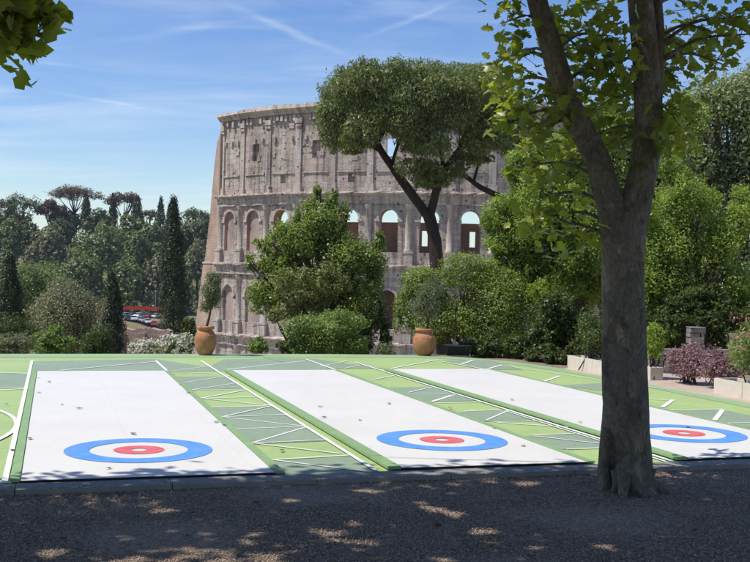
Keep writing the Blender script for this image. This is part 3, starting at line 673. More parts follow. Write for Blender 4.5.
def tree(name, label, cat, x, ytop, ybot, w, D, mk, n, leaf, seed, group=None, blobs=14, base_z=None, trunk=None, depth=None, bm=None, f=(.28, .45), kw=None, part='crown', x_base=None, aspect=.55, low=-.9, crown_only_z=None):
    """a tree or shrub from the photograph's pixels: its crown spans ytop..ybot and w pixels at depth D"""
    rg = np.random.default_rng(seed); s = D / FPX
    c = at(x, (ytop + ybot) / 2, D); e = np.array([w * s / 2, (depth or w * s) / 2, (ybot - ytop) * s / 2])
    zb = terrain(c[0], c[1]) if base_z is None else base_z; xb = at(x_base, ybot, D)[0] if x_base else c[0]
    t = thing(name, label, cat, (xb, c[1], float(zb)), group)
    B = crown_blobs(rg, c, e, blobs, f, low)
    P, N = cloud(rg, B, n, **(kw or {})); link(part, leaf_mesh(part, P, N, leaf, leaf * aspect, rg), G[mk], t)
    mb = MB(); r0 = trunk or max(.04, w * s * .022)
    branches(mb, (xb, c[1], float(zb) - .05), (c[0], c[1], c[2] + e[2] * .3), B, r0, rg)
    mb.build('trunk' if part == 'crown' else 'stem', bm or BARK, t); return t

def cypress(label, x, ytop, ybot, w, D, n, leaf, seed, group='cypresses', base_z=None, tw=1.0):
    rg = np.random.default_rng(seed); s = D / FPX; a = at(x, ytop, D); b_ = at(x, ybot, D); H = a[2] - b_[2]; zb = float(terrain(b_[0], b_[1])) if base_z is None else base_z
    t = thing('cypress', label, 'cypress', (b_[0], b_[1], zb), group)
    k = n // 10; h = rg.random(k) ** .8; prof = np.interp(h, [0, .08, .3, .6, .85, 1], [.55, .9, 1, .78, .4, .06]) * w * s / 2
    an = rg.uniform(0, 2 * PI, k); rr = prof * (1 - .45 * rg.random(k) ** 2) * (1 + .16 * np.sin(an * 3 + h * 19) + .12 * np.sin(an * 5 - h * 31))
    lean = (a[0] - b_[0])
    C = np.stack([b_[0] + lean * h + rr * np.cos(an), b_[1] + rr * np.sin(an), b_[2] + H * h], -1)
    d = np.stack([np.cos(an), np.sin(an), np.full(k, .35)], -1); j = np.repeat(np.arange(k), 10)
    P = C[j] + rg.normal(size=(len(j), 3)) * np.array([.055, .055, .12]) * w * s; N = d[j] + rg.normal(size=(len(j), 3)) * .5
    up = np.tile(np.array([0, 0, 1.]), (len(j), 1)) + d[j] * .3
    link('crown', leaf_mesh('crown', P, N, leaf * 1.6, leaf * .7, rg, T=up), G['cypress'], t)
    mb = MB(); mb.tube([(b_[0], b_[1], zb - .1), (b_[0] + lean * .8, b_[1], b_[2] + H * .85)], [w * s * .07, .02], 8); mb.build('trunk', BARK, t)

# --- left hill: broad trees, umbrella pines and cypresses, each on its own
HG = 'trees on the far hillside'
def hill(x, yt, yb, w, D, mk, label, seed, n=9500, leaf=.75, **k):
    z = float(terrain(at(x, 270, D)[0], D)); tree('hill_tree', label, 'tree', x, yt, yb, w, D, mk, n, leaf, seed, HG, blobs=20, trunk=.5, f=(.26, .38), kw=dict(per=10, sig=.085, shell=.85, rnd=.35, up=.6), aspect=.75, **k)
def umbrella(x, yt, yb, w, D, mk, label, seed, n=6500, leaf=.7, lean=0):
    rg = np.random.default_rng(seed); s = D / FPX; c = at(x, (yt + yb) / 2, D); e = np.array([w * s / 2, w * s / 2, (yb - yt) * s / 2]); zb = float(terrain(c[0], c[1]))
    t = thing('umbrella_pine', label, 'pine tree', (c[0], c[1], zb), 'umbrella pines on the hilltop')
    B = [(c[0] + e[0] * .8 * r_ * math.cos(a), c[1] + e[1] * .8 * r_ * math.sin(a), c[2] + e[2] * (.45 - .9 * r_ ** 2 + rg.normal(0, .12)), e[0] * .27, e[1] * .27, e[2] * .5) for a, r_ in zip(rg.uniform(0, 6.28, 20), np.sqrt(rg.random(20)))]
    P, N = cloud(rg, B, n, per=9, sig=.2, shell=.4, up=.9, rnd=.5); link('crown', leaf_mesh('crown', P, N, leaf, leaf * .7, rg), G[mk], t)
    mb = MB(); fork = np.array([c[0] + lean, c[1], c[2] - e[2] - 5.5]); mb.tube([(c[0] + lean * 1.5, c[1], zb), tuple(fork)], [.5, .38], 8)
    for i in range(0, 20, 2):
        b_ = np.array(B[i][:3]); mb.tube([fork, (fork + b_) / 2 + np.array([0, 0, -.6]), b_], [.26, .18, .07], 5)
    mb.build('trunk', BARK_PINE, t)
umbrella(75, 184, 200, 56, 405, 'pine_brown', 'browned umbrella pine with sky under its wide flat crown, highest on the hill', 1, 5200, .6)
umbrella(22, 193, 214, 46, 395, 'pine_dark', 'dark dense umbrella pine at the left of the hilltop', 2, 2600)
umbrella(52, 199, 217, 32, 402, 'pine_brown', 'small brownish umbrella pine between the dark one and the tall browned one', 3)
umbrella(124, 191, 206, 38, 404, 'pine_brown', 'browned umbrella pine right of the gap in the skyline', 4, 4600, .6)
umbrella(3, 199, 214, 20, 404, 'pine_brown', 'brownish umbrella pine cut by the left picture edge', 5, 900)
umbrella(196, 206, 226, 42, 392, 'pine_dark', 'dark umbrella pine with bare trunks beside the brick buttress', 6, 2400)
umbrella(150, 209, 222, 26, 398, 'pine_dark', 'low green pine left of the twin dark cypresses on the hill', 7, 1400)
for i, (x, yt, yb, w, lab) in enumerate([(86, 195, 232, 11, 'dark cypress under the right rim of the tall browned pine'), (113, 195, 230, 8, 'slim cypress in the skyline gap beside the right browned pine'), (137, 197, 240, 14, 'bushy dark cypress right of the right browned pine'),
                                         (161, 199, 262, 13, 'taller of the twin dark cypresses on the hill crest'), (169.5, 205, 258, 9, 'shorter of the twin dark cypresses on the hill crest')]):
    cypress(lab, x, yt, yb, w, 385, 3600, .45, 40 + i, 'cypresses on the far hill')
hill(47, 222, 280, 52, 350, 'oak_grey', 'grey green conical tree in the middle of the hillside', 11)
hill(103, 214, 290, 66, 345, 'oak', 'largest round holm oak on the hillside', 12, 8000)
hill(142, 228, 285, 44, 335, 'oak', 'round holm oak low right of the largest one', 13)
hill(8, 214, 275, 44, 340, 'oak', 'dark green tree on the hill at the left picture edge', 14)
hill(84, 246, 305, 54, 330, 'oak', 'dark tree below the largest holm oak on its left', 15)
hill(128, 258, 308, 50, 326, 'oak', 'dark spreading tree just above the red barrier', 16)
hill(158, 248, 305, 34, 328, 'oak_grey', 'greyish tree low on the hill left of the tall near cypress', 17)
hill(199, 236, 292, 36, 330, 'oak_grey', 'greyish tree low on the hill right of the tall near cypress', 18)
hill(28, 214, 262, 34, 372, 'pine_dark', 'very dark tree mass under the dark umbrella pine', 19)
hill(60, 212, 250, 40, 376, 'pine_dark', 'dark tree under the small brownish pine', 20)
hill(100, 206, 245, 36, 380, 'pine_dark', 'dark tree behind the largest holm oak', 21)
hill(130, 212, 250, 36, 374, 'oak', 'mid green tree under the right browned pine', 22)
hill(178, 222, 262, 40, 372, 'pine_dark', 'dark tree behind the tall near cypress', 23)
hill(205, 218, 262, 40, 372, 'pine_dark', 'dark tree on the hill touching the buttress', 24)
hill(150, 220, 258, 34, 366, 'oak', 'small round tree left of the twin cypresses', 25)
hill(3, 250, 310, 40, 325, 'oak_grey', 'greyish tree on the lower hill at the left edge', 26)
hill(45, 256, 312, 60, 322, 'oak', 'dark tree low on the hill behind the near green mound', 27)
hill(180, 268, 312, 40, 324, 'oak', 'dark low tree behind the foot of the tall near cypress', 28)
hill(212, 214, 262, 40, 400, 'oak', 'dark tree on the crest just left of the buttress top', 31)
hill(186, 212, 250, 40, 405, 'oak', 'dark crest tree between the twin cypresses and the dark pine', 32)
hill(66, 206, 236, 50, 410, 'pine_dark', 'dark crest tree under the tall browned pine', 33)
hill(10, 208, 240, 50, 408, 'pine_dark', 'dark crest tree at the far left of the skyline', 34)
hill(108, 282, 312, 60, 330, 'oak', 'low dark tree right behind the parked cars', 29, 1800)
# undergrowth that closes the hillside, uncountable
rg = np.random.default_rng(77); n = 48000; xx = rg.uniform(-215, -20, n); yy = rg.uniform(318, 445, n)
P = np.stack([xx, yy, terrain(xx, yy) + rg.random(n) * 4.5 + 1.6 * np.sin(xx * .3) * np.sin(yy * .24)], -1); N = rg.normal(size=(n, 3)) * .6 + np.array([0, -.2, 1])
tag(link('undergrowth', leaf_mesh('undergrowth', P, N, .95, .8, rg), G['oak']), 'dark undergrowth filling the hillside between the trees', 'undergrowth', kind='stuff')

# --- cars, barrier, lamp
def car_colour(name, c): 
    m, nt, b = mat(name); b.inputs['Base Color'].default_value = (*c, 1); b.inputs['Roughness'].default_value = .25; b.inputs['Coat Weight'].default_value = .5; return m
GLASS = car_colour('car_glass', (.02, .025, .03)); TYRE = plain('tyre', (.015, .015, .015), .8)
CARC = [('white', (.75, .75, .75)), ('silver', (.5, .51, .53)), ('dark grey', (.06, .06, .07)), ('pale blue', (.25, .35, .5)), ('red', (.45, .03, .03)), ('black', (.012, .012, .014))]
CM = {k: car_colour('car_paint_' + k.replace(' ', '_'), c) for k, c in CARC}
def car(label, colour, x, y, D, rz, proto=None):
    q = at(x, y, D); q[2] = float(terrain(q[0], D)); Mz = Matrix.Translation(Vector(q)) @ Matrix.Rotation(rz, 4, 'Z')
    def tr(p): return tuple(Mz @ Vector(p))
    t = thing('parked_car', label, 'car', q, 'cars parked below the hill'); mb = MB()
    prof = [(-2.1, .35), (-2.15, .75), (-1.95, .95), (-1.2, 1.0), (1.05, .98), (1.9, .85), (2.15, .7), (2.12, .35)]
    n = len(prof); W = .86
    vs = [tr((a, s * W, z)) for s in (-1, 1) for a, z in prof]
    mb.add(vs, [tuple(range(n)), tuple(range(2 * n - 1, n - 1, -1))] + [(i, i + n, (i + 1) % n + n, (i + 1) % n) for i in range(n)])
    rf = [(-1.1, 1.44), (.25, 1.46)]
    mb.add([tr(p) for p in ((-1.15, -.62, 1.43), (.3, -.62, 1.45), (.3, .62, 1.45), (-1.15, .62, 1.43), (-1.1, -.6, 1.48), (.22, -.6, 1.5), (.22, .6, 1.5), (-1.1, .6, 1.48))], [(4, 5, 6, 7), (0, 1, 5, 4), (1, 2, 6, 5), (2, 3, 7, 6), (3, 0, 4, 7)])
    mb.build('body', CM[colour], t)
    gb = MB(); gb.add([tr(p) for p in ((-1.85, -.8, .97), (1.0, -.8, .97), (1.0, .8, .97), (-1.85, .8, .97), (-1.14, -.615, 1.44), (.29, -.615, 1.44), (.29, .615, 1.44), (-1.14, .615, 1.44))], [(0, 1, 5, 4), (1, 2, 6, 5), (2, 3, 7, 6), (3, 0, 4, 7)])
    gb.build('windows', GLASS, t)
    for a in (-1.35, 1.35):
        for s in (-1, 1):
            wb = MB(); wb.tube([tr((a, s * .7, .32)), tr((a, s * .9, .32))], [.32, .32], 12); wb.build('wheel', TYRE, t)
cars = [('white', 122, 'white car at the left end of the back row'), ('silver', 128, 'silver car beside the leftmost white one in the back row'), ('dark grey', 134, 'dark grey car in the middle of the back row'), ('white', 140, 'white car right of the dark grey one in the back row'), ('pale blue', 146, 'pale blue car in the back row'), ('red', 152.5, 'red car at the right of the back row'), ('silver', 158.5, 'silver car partly behind the tall cypress')]
for i, (c_, x, l) in enumerate(cars): car(l, c_, x, 313, 300, .55 + .22 * (i % 4))
cars = [('silver', 120, 'silver car at the left end of the front row'), ('black', 126.5, 'black car in the front row'), ('white', 133, 'white car in the middle of the front row'), ('silver', 139.5, 'silver car in the middle of the front row, right of the white one'), ('white', 146, 'white car toward the right of the front row'), ('red', 153, 'red car at the right of the front row'), ('dark grey', 159, 'dark grey car partly behind the tall cypress')]
for i, (c_, x, l) in enumerate(cars): car(l, c_, x, 317, 284, 2.5 - .25 * (i % 3))
RED = plain('red_barrier', (.5, .035, .02), .6, .1)
t = thing('site_barrier', 'long red barrier running behind the parked cars', 'barrier', (at(140, 300, 310)[0], 310, float(terrain(-70, 310))))
pb = MB(); q0, q1 = at(92, 300, 310), at(185, 300, 310); zb = float(terrain(q0[0], 310))
pb.box(((q0[0] + q1[0]) / 2, 310, zb + 2.45), ((q1[0] - q0[0]) / 2, .04, .48)); pb.build('panel', RED, t)
for i in range(12):
    sb = MB(); sb.box((q0[0] + (q1[0] - q0[0]) * i / 11, 310.1, zb + 1.5), (.06, .05, 1.6)); sb.build('post', TYRE, t)
GREYM = plain('lamp_metal', (.16, .16, .16), .5)
q = at(155.5, 305, 303); zb = float(terrain(q[0], 303)); zt = at(155.5, 290.5, 303)[2]
t = thing('street_lamp', 'grey street lamp post with a globe head beside the tall cypress', 'street lamp', (q[0], 303, zb))
pb = MB(); pb.lathe([(.18, 0), (.1, .8), (.07, zt - zb - .9)], (q[0], 303, zb), 8); pb.build('pole', GREYM, t)
pb = MB(); pb.lathe([(.1, 0), (.34, .25), (.36, .6), (.2, .85), (.05, 1.0)], (q[0], 303, zt - .9), 10); pb.build('lamp_head', GREYM, t)
# ochre grass bank and the ruined brick wall below the cars
t = thing('ruined_wall', 'low reddish ruined brick wall behind the white oleander', 'wall', (at(140, 340, 62)[0], 62, -6))
wb = MB(); rgw = np.random.default_rng(4); q0, q1 = at(112, 340, 62), at(170, 340, 62); nseg = 26; top = at(140, 328.5, 62)[2] + np.cumsum(rgw.normal(0, .05, nseg + 1))
for i in range(nseg):
    xa, xb = q0[0] + (q1[0] - q0[0]) * i / nseg, q0[0] + (q1[0] - q0[0]) * (i + 1) / nseg
    wb.add([(xa, 62, -7), (xb, 62, -7), (xb, 62, top[i + 1]), (xa, 62, top[i]), (xa, 63, -7), (xb, 63, -7), (xb, 63, top[i + 1]), (xa, 63, top[i])], [(0, 1, 2, 3), (3, 2, 6, 7), (5, 4, 7, 6)])
    if i % 9 == 4: wb.box(((xa + xb) / 2, 61.85, -4), (.22, .16, 3 + top[i] - .3 + 1), 0)
wb.build('wall', BRICK_SPUR, t)

# --- nearer left trees and shrubs
cypress('tallest cypress, dark and narrow, left of the brick buttress', 173.5, 202, 345, 27, 80, 30000, .095, 61)
cypress('small pointed cypress left of the ruined wall', 112, 276, 356, 24, 55, 20000, .07, 62)
cypress('pointed cypress at the left picture edge', 10, 258, 345, 25, 55, 20000, .07, 63)
SG = 'shrubs along the far edge of the court'
def shrub(label, x, yt, yb, w, D, mk, n, leaf, seed, cat='shrub', name='shrub', base_z=None, part='foliage', blobs=16, **k):
    return tree(name, label, cat, x, yt, yb, w, D, mk, n, leaf, seed, SG, blobs=blobs, part=part, base_z=base_z, **k)
shrub('dark green mound of foliage behind the left cypress', 34, 256, 340, 96, 110, 'oak', 30000, .24, 64, name='round_tree', cat='tree', base_z=-11)
shrub('grey green round tree right of the left cypress', 66, 274, 372, 100, 48, 'oak_grey', 36000, .1, 65, name='round_tree', cat='tree', base_z=-4)
shrub('low dark green shrub between the left grey green tree and the small cypress', 96, 322, 372, 44, 44, 'dark', 9000, .09, 661)
shrub('dark shrub behind the grey oleander, at the foot of the left cypress', 14, 308, 362, 60, 46, 'dark', 12000, .09, 662)
shrub('bright green shrub beside the grey oleander at left', 52, 324, 362, 48, 29, 'bush', 6000, .07, 66)
shrub('dark shrub between the tallest cypress and the brick buttress', 190, 312, 356, 22, 60, 'dark', 6000, .1, 663)
t = shrub('pale grey green oleander bush at the left picture edge', 14, 329, 362, 56, 27, 'olive', 6000, .08, 67, aspect=.3)
def flowers(t, x, yt, yb, w, D, mk, n, size, seed, group=None):
    rg = np.random.default_rng(seed); s = D / FPX; c = at(x, (yt + yb) / 2, D); e = np.array([w * s / 2, w * s / 2, (yb - yt) * s / 2])
    nc = n // 6; d = unit(rg.normal(size=(nc, 3)) * np.array([1, 1, 1]) + np.array([0, -.4, .4])); C = c + d * e * rg.uniform(.8, 1.08, (nc, 1)); j = np.repeat(np.arange(nc), 6)
    P = C[j] + rg.normal(size=(nc * 6, 3)) * size * .7; N = d[j] + rg.normal(size=(nc * 6, 3)) * .5
    o = link('blossom', leaf_mesh('blossom', P, N, size, size, rg), G[mk], t); tag(o, kind='stuff')
for i, (x, yt, yb, w, lab) in enumerate([(146, 340, 358, 34, 'low white flowering oleander, the left one of the pair'), (178, 334, 358, 44, 'white flowering oleander close to the left terracotta pot')]):
    t = shrub(lab, x, yt, yb, w, 27, 'olean', 5000, .075, 70 + i, aspect=.35); flowers(t, x, yt, yb, w, 27, 'white_fl', 900, .055, 72 + i)
shrub('small green shrub right of the left terracotta pot', 256, 335, 358, 26, 26, 'bush', 3000, .06, 74)
shrub('small green shrub between the clipped bush and the left small shrub', 290, 338, 358, 30, 27, 'dark', 3000, .06, 75)

# --- middle: big loose shrub tree, clipped bush, right-hand mass
def multi(name, label, cat, lobes, D, mk, n, leaf, seed, base_px, group=None, trunk=.1, base_z=None, kw=None, part='crown', aspect=.55, dz=1.0, bm=None):
    """crown from hand placed lobes (x, y, rx, ry[, dD]) in photograph pixels"""
    rg = np.random.default_rng(seed); B = []
    if base_z is None: base_z = float(terrain(at(base_px, 340, D)[0], D))
    for L in lobes:
        d_ = D + (L[4] if len(L) > 4 else 0); s = d_ / FPX; c = at(L[0], L[1], d_); e = np.array([L[2] * s, min(L[2], L[3]) * s * dz, L[3] * s])
        B += crown_blobs(rg, c, e, 7, (.3, .5))
    P, N = cloud(rg, B, n, **(kw or {})); x = at(base_px, 340, D)
    t = thing(name, label, cat, (x[0], D, base_z), group); link(part, leaf_mesh(part, P, N, leaf, leaf * aspect, rg), G[mk], t)
    mb = MB(); sub = B[::8]
    for i, b_ in enumerate(sub):
        a = np.array([x[0] + rg.normal(0, .12), D + rg.normal(0, .12), base_z - .05]); e = np.array(b_[:3]); m_ = (a * .55 + e * .45) + np.array([(a[0] - e[0]) * .2, 0, .1 * (e[2] - a[2])])
        p, r_ = spline([a, m_, e], [trunk, trunk * .7, trunk * .2], 5); mb.tube(p, r_, 7, lump=.06, seed=i)
        for q in B[i * 8 + 1:i * 8 + 6]:
            w = p[int(len(p) * .6)]; mb.tube([w, (w + np.array(q[:3])) / 2 + rg.normal(0, .05, 3), q[:3]], [trunk * .35, trunk * .22, trunk * .08], 5)
    mb.build('trunk' if part == 'crown' else 'stem', bm or BARK, t); return t
multi('tree', 'broad loose evergreen tree with a ragged top in front of the arcades', 'tree',
      [(322, 222, 34, 26), (300, 246, 40, 26), (345, 212, 9, 14), (298, 218, 9, 16), (270, 240, 9, 14), (380, 245, 10, 16), (250, 262, 9, 10), (335, 196, 6, 10), (318, 192, 6, 8), (350, 255, 36, 36), (275, 262, 30, 22), (268, 296, 26, 22), (310, 285, 46, 32), (355, 300, 32, 34), (330, 203, 12, 12), (285, 230, 18, 14), (258, 245, 10, 8), (312, 205, 10, 14), (374, 270, 16, 30), (340, 325, 40, 22)],
      32, 'laurel', 46000, .09, 80, 325, trunk=.12, kw=dict(per=11, sig=.24, shell=.4, rnd=.6))
multi('shrub', 'dull brownish green shrub in the lower front of the broad loose tree', 'shrub', [(300, 290, 36, 28), (285, 312, 24, 16), (330, 282, 22, 30)], 30.6, 'laurel_dull', 9000, .09, 81, 300, SG, .06, part='foliage')
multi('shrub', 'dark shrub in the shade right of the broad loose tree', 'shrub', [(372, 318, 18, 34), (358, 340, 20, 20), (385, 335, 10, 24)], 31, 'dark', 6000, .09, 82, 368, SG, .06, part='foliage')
shrub('round clipped green bush in front of the broad loose tree', 325, 303, 366, 102, 27, 'bush', 16000, .075, 83, blobs=26, f=(.25, .36) if False else (.2, .34), kw=dict(per=10, sig=.18, shell=.75, rnd=.6))
shrub('greyish lavender clump left of the second terracotta pot', 385, 341, 360, 26, 26, 'olive', 2500, .06, 84, aspect=.25)
multi('shrub', 'tall rounded light green bush behind the second terracotta pot', 'shrub', [(430, 325, 30, 24), (480, 325, 36, 28), (425, 290, 34, 32), (465, 278, 46, 30), (500, 290, 44, 40), (405, 312, 16, 36), (450, 320, 50, 32), (520, 320, 34, 40), (535, 285, 30, 34, 1)], 29, 'laurel', 64000, .068, 85, 465, SG, .08, part='foliage', kw=dict(per=12, sig=.18, shell=.6, rnd=.5))
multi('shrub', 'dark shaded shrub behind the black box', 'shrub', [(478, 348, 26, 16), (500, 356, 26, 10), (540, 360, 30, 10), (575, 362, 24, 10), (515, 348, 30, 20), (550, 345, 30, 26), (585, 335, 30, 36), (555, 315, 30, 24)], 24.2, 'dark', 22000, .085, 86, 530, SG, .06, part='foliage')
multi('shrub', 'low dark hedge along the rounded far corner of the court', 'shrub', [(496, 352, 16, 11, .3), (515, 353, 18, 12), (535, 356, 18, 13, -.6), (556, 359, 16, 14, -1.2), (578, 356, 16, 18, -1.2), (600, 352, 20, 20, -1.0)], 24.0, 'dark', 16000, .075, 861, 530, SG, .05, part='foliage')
multi('broadleaf_tree', 'bright green broadleaf tree left of the big plane trunk', 'tree', [(525, 205, 34, 34), (562, 198, 40, 40), (515, 165, 18, 22), (590, 150, 26, 30), (545, 215, 40, 40, -.8), (580, 255, 44, 36, -.8), (550, 290, 40, 26, -.8), (500, 240, 24, 26), (520, 265, 30, 24), (500, 262, 20, 16), (550, 260, 30, 24), (515, 170, 14, 16), (505, 215, 26, 26), (530, 185, 28, 34), (560, 165, 34, 36), (545, 235, 44, 30), (580, 220, 36, 46), (575, 285, 40, 34), (510, 245, 24, 16), (600, 260, 36, 50), (535, 150, 18, 18), (490, 222, 12, 12)],
      29.5, 'lime', 84000, .085, 87, 575, 'broadleaf trees at the right', .14, kw=dict(per=12, sig=.2, shell=.5, rnd=.6))
multi('broadleaf_tree', 'bright green broadleaf tree between the plane trunk and the oleander planter', 'tree', [(660, 312, 30, 16), (738, 310, 34, 18), (650, 225, 24, 30), (742, 215, 24, 36), (700, 320, 40, 16), (690, 205, 40, 42), (665, 250, 36, 40), (715, 245, 40, 40), (680, 285, 44, 34), (730, 290, 34, 34), (675, 170, 20, 20), (640, 285, 30, 40)],
      24.5, 'lime', 52000, .072, 88, 690, 'broadleaf trees at the right', .13, kw=dict(per=12, sig=.2, shell=.5, rnd=.6))
multi('broadleaf_tree', 'tall silvery green tree behind, at the right picture edge', 'tree', [(715, 110, 44, 42), (750, 140, 50, 60), (690, 160, 40, 50), (735, 200, 50, 50), (760, 90, 40, 40), (790, 180, 60, 90), (680, 105, 20, 18), (770, 270, 50, 60)],
      42, 'silver', 46000, .18, 89, 740, 'broadleaf trees at the right', .22, base_z=-3, kw=dict(per=9, sig=.28, shell=.5, rnd=.8))
multi('broadleaf_tree', 'darker tree standing behind the big plane trunk', 'tree', [(612, 135, 46, 42), (655, 130, 36, 44), (575, 160, 36, 36), (690, 130, 30, 36), (610, 170, 44, 50), (640, 210, 40, 60), (590, 250, 44, 50), (630, 290, 50, 46), (655, 150, 30, 40), (600, 120, 26, 26)],
      37, 'laurel', 60000, .125, 90, 615, 'broadleaf trees at the right', .18, base_z=-2, kw=dict(per=9, sig=.28, shell=.5, rnd=.8))
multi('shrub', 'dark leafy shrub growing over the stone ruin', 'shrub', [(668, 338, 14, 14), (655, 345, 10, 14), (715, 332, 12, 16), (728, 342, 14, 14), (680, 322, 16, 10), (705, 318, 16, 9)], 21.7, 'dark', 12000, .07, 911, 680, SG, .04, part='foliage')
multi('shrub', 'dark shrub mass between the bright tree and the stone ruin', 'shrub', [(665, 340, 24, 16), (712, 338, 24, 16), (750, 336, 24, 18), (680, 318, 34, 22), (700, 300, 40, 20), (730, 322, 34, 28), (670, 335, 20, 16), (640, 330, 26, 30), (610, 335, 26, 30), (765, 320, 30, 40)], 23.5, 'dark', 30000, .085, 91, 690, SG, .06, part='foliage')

# --- big stone pine
def stone_pine():
    D = 62; s = D / FPX; rg = np.random.default_rng(100); q = at(437, 268, D); zb = float(terrain(q[0], D))
    t = thing('stone_pine', 'big stone pine with a wide umbrella crown and a forked trunk before the amphitheatre', 'pine tree', (q[0], D, zb))
    lob = [(345, 105, 32, 34), (340, 135, 26, 26), (370, 85, 38, 24), (405, 82, 40, 22), (400, 115, 44, 34), (440, 80, 42, 22), (470, 86, 40, 24), (455, 112, 46, 32), (495, 100, 28, 28), (500, 130, 26, 26), (480, 140, 34, 24), (362, 130, 30, 26), (425, 140, 32, 26), (420, 170, 26, 22), (430, 180, 26, 14), (350, 150, 12, 8), (475, 160, 22, 14), (510, 145, 16, 18), (330, 118, 18, 24), (452, 170, 14, 12), (515, 112, 20, 30), (522, 130, 14, 22), (425, 95, 40, 30), (385, 100, 36, 30)]
    B = []
    for x, y, rx, ry in lob:
        for dd in ((-3.2, -1), (0, 1), (3.0, .9)) if y < 145 else ((-1, 1), (1, 1)):
            c = at(x + rg.normal(0, 5), y + rg.normal(0, 2), D + dd[0] * rg.uniform(.6, 1.2)); B += crown_blobs(rg, c, np.array([rx * s, rx * s * .8, ry * s]) * .95, 5, (.32, .5))
    n = 170000; P, N = cloud(rg, B, n, per=12, sig=.16, shell=.6, up=.3, rnd=.9)
    T = np.tile(np.array([0, 0, 1.]), (len(P), 1)) + rg.normal(size=(len(P), 3)) * .5
    link('crown', leaf_mesh('crown', P, N, .24, .07, rg, T=T), G['pine'], t)
    mb = MB(); A = lambda x, y, d=0: at(x, y, D + d)
    for pts, rad in [([np.array([q[0] + .9, D, zb - .2]), A(436.5, 262), A(434, 235), A(428, 213)], [.5, .42, .38, .36]),
                     ([A(429, 218), A(411, 193), A(393, 168), A(378, 145), A(368, 115)], [.3, .27, .24, .2, .1]), ([A(430, 216), A(436, 192), A(444, 172), A(458, 152), A(478, 135)], [.28, .24, .21, .18, .1]),
                     ([A(392, 166), A(396, 150), A(404, 130)], [.1, .09, .06]), ([A(444, 172), A(440, 150), A(430, 125)], [.14, .11, .06]), ([A(383, 152), A(360, 140), A(345, 130)], [.14, .1, .05]), ([A(377, 143), A(390, 120), A(400, 100)], [.14, .1, .05]),
                     ([A(452, 160), A(480, 150), A(500, 140)], [.12, .09, .05]), ([A(458, 152), A(470, 120), A(475, 100)], [.14, .1, .05]), ([A(436, 190), A(420, 178), A(415, 165)], [.08, .06, .04]),
                     ([A(510, 203, 1.5), A(498, 196, 1), A(480, 187, .5), A(468, 178, 0), A(456, 168)], [.16, .18, .16, .13, .1]), ([A(474, 181), A(478, 165), A(481, 150)], [.08, .07, .05]), ([A(375, 135), A(352, 115), A(340, 105)], [.13, .09, .04])]:
        p, r_ = spline(pts, rad, 5); mb.tube(p, r_, 10, lump=.07, seed=len(p))
    mb.build('trunk', BARK_PINE, t)
stone_pine()

# ------------------------------------------------------------------ pots, box, planters, ruin
TERRA = plain('terracotta', (.38, .175, .09), .85, .34, 7, .5, 24, .012); SOIL = plain('soil', (.06, .045, .035), .95)
PRof = [(.52, 0), (.66, .06), (.88, .3), (1.0, .58), (.97, .8), (.82, .98), (.62, 1.08), (.6, 1.12), (.78, 1.15), (.8, 1.24), (.72, 1.28), (.6, 1.26), (.56, 1.1)]
def pot(x, yb, w, h, label, olab, crown, seed):
    q = ground(x, yb); s = q[1] / FPX; r_ = w * s / 2; hh = h * s / 1.28
    t = thing('terracotta_pot', label, 'pot', (q[0], q[1], 0), 'terracotta pots at the far edge of the court')
    mb = MB(); mb.lathe([(a * r_, .004 + z * hh) for a, z in PRof], q, 28, 0, .012); mb.build('jar', TERRA, t)
    for k in range(2):
        hb = MB(); a = PI * k - .9; c = np.array([q[0] + r_ * .9 * math.cos(a), q[1] + r_ * .9 * math.sin(a), .9 * hh]); o = np.array([math.cos(a), math.sin(a), 0]) * r_ * .16
        tg = np.array([-math.sin(a), math.cos(a), 0]) * r_ * .22
        hb.tube([c - tg, c - tg * .8 + o, c + o * 1.3, c + tg * .8 + o, c + tg], [r_ * .05] * 5, 6); hb.build('handle', TERRA, t)
    sb = MB(); sb.lathe([(r_ * .57, 0), (r_ * .55, .01)], (q[0], q[1], hh * 1.15), 20); sb.build('soil', SOIL, t)
    rg = np.random.default_rng(seed); o = thing('olive_tree', olab, 'olive tree', (q[0], q[1], hh * 1.16), 'young olive trees in terracotta pots'); tm = MB(); B = []
    base = np.array([q[0], q[1], hh * 1.14])
    for (cx, cy, rx, ry) in crown:
        c = at(cx, cy, q[1]); B += crown_blobs(rg, c, np.array([rx * s, rx * s, ry * s]), 6, (.3, .5))
    P, N = cloud(rg, B, 4200, per=12, sig=.36, shell=.3, up=.3, rnd=1.0); T = np.tile(np.array([0, 0, .8]), (len(P), 1)) + rg.normal(size=(len(P), 3)) * .7
    link('crown', leaf_mesh('crown', P, N, .06, .02, rg, T=T), G['olive'], o)
    fk = at(crown[0][0], crown[0][1] + crown[0][3], q[1]); p, rr = spline([base, (base + fk) / 2 + np.array([.02, 0, 0]), fk], [.032, .026, .02], 5); tm.tube(p, rr, 8, lump=.1)
    for b_ in B[::2]: tm.tube([fk, (fk + np.array(b_[:3])) / 2 + rg.normal(0, .02, 3), b_[:3]], [.012, .008, .003], 5)
    tm.build('trunk', BARK, o)
pot(205, 355, 22, 29, 'left terracotta pot with an upright slim olive tree', 'slim upright young olive tree in the left terracotta pot', [(211, 287, 13, 18), (206, 302, 10, 14), (214, 276, 9, 10), (216, 300, 8, 12)], 201)
pot(424, 355.5, 24, 27, 'second terracotta pot, before the tall rounded bush', 'bushy young olive tree in the second terracotta pot', [(428, 300, 16, 24), (420, 310, 14, 16), (436, 290, 12, 16)], 202)
q = ground(457.5, 356); t = thing('equipment_box', 'low black box with a grey lid right of the second terracotta pot', 'box', (q[0], q[1], 0))
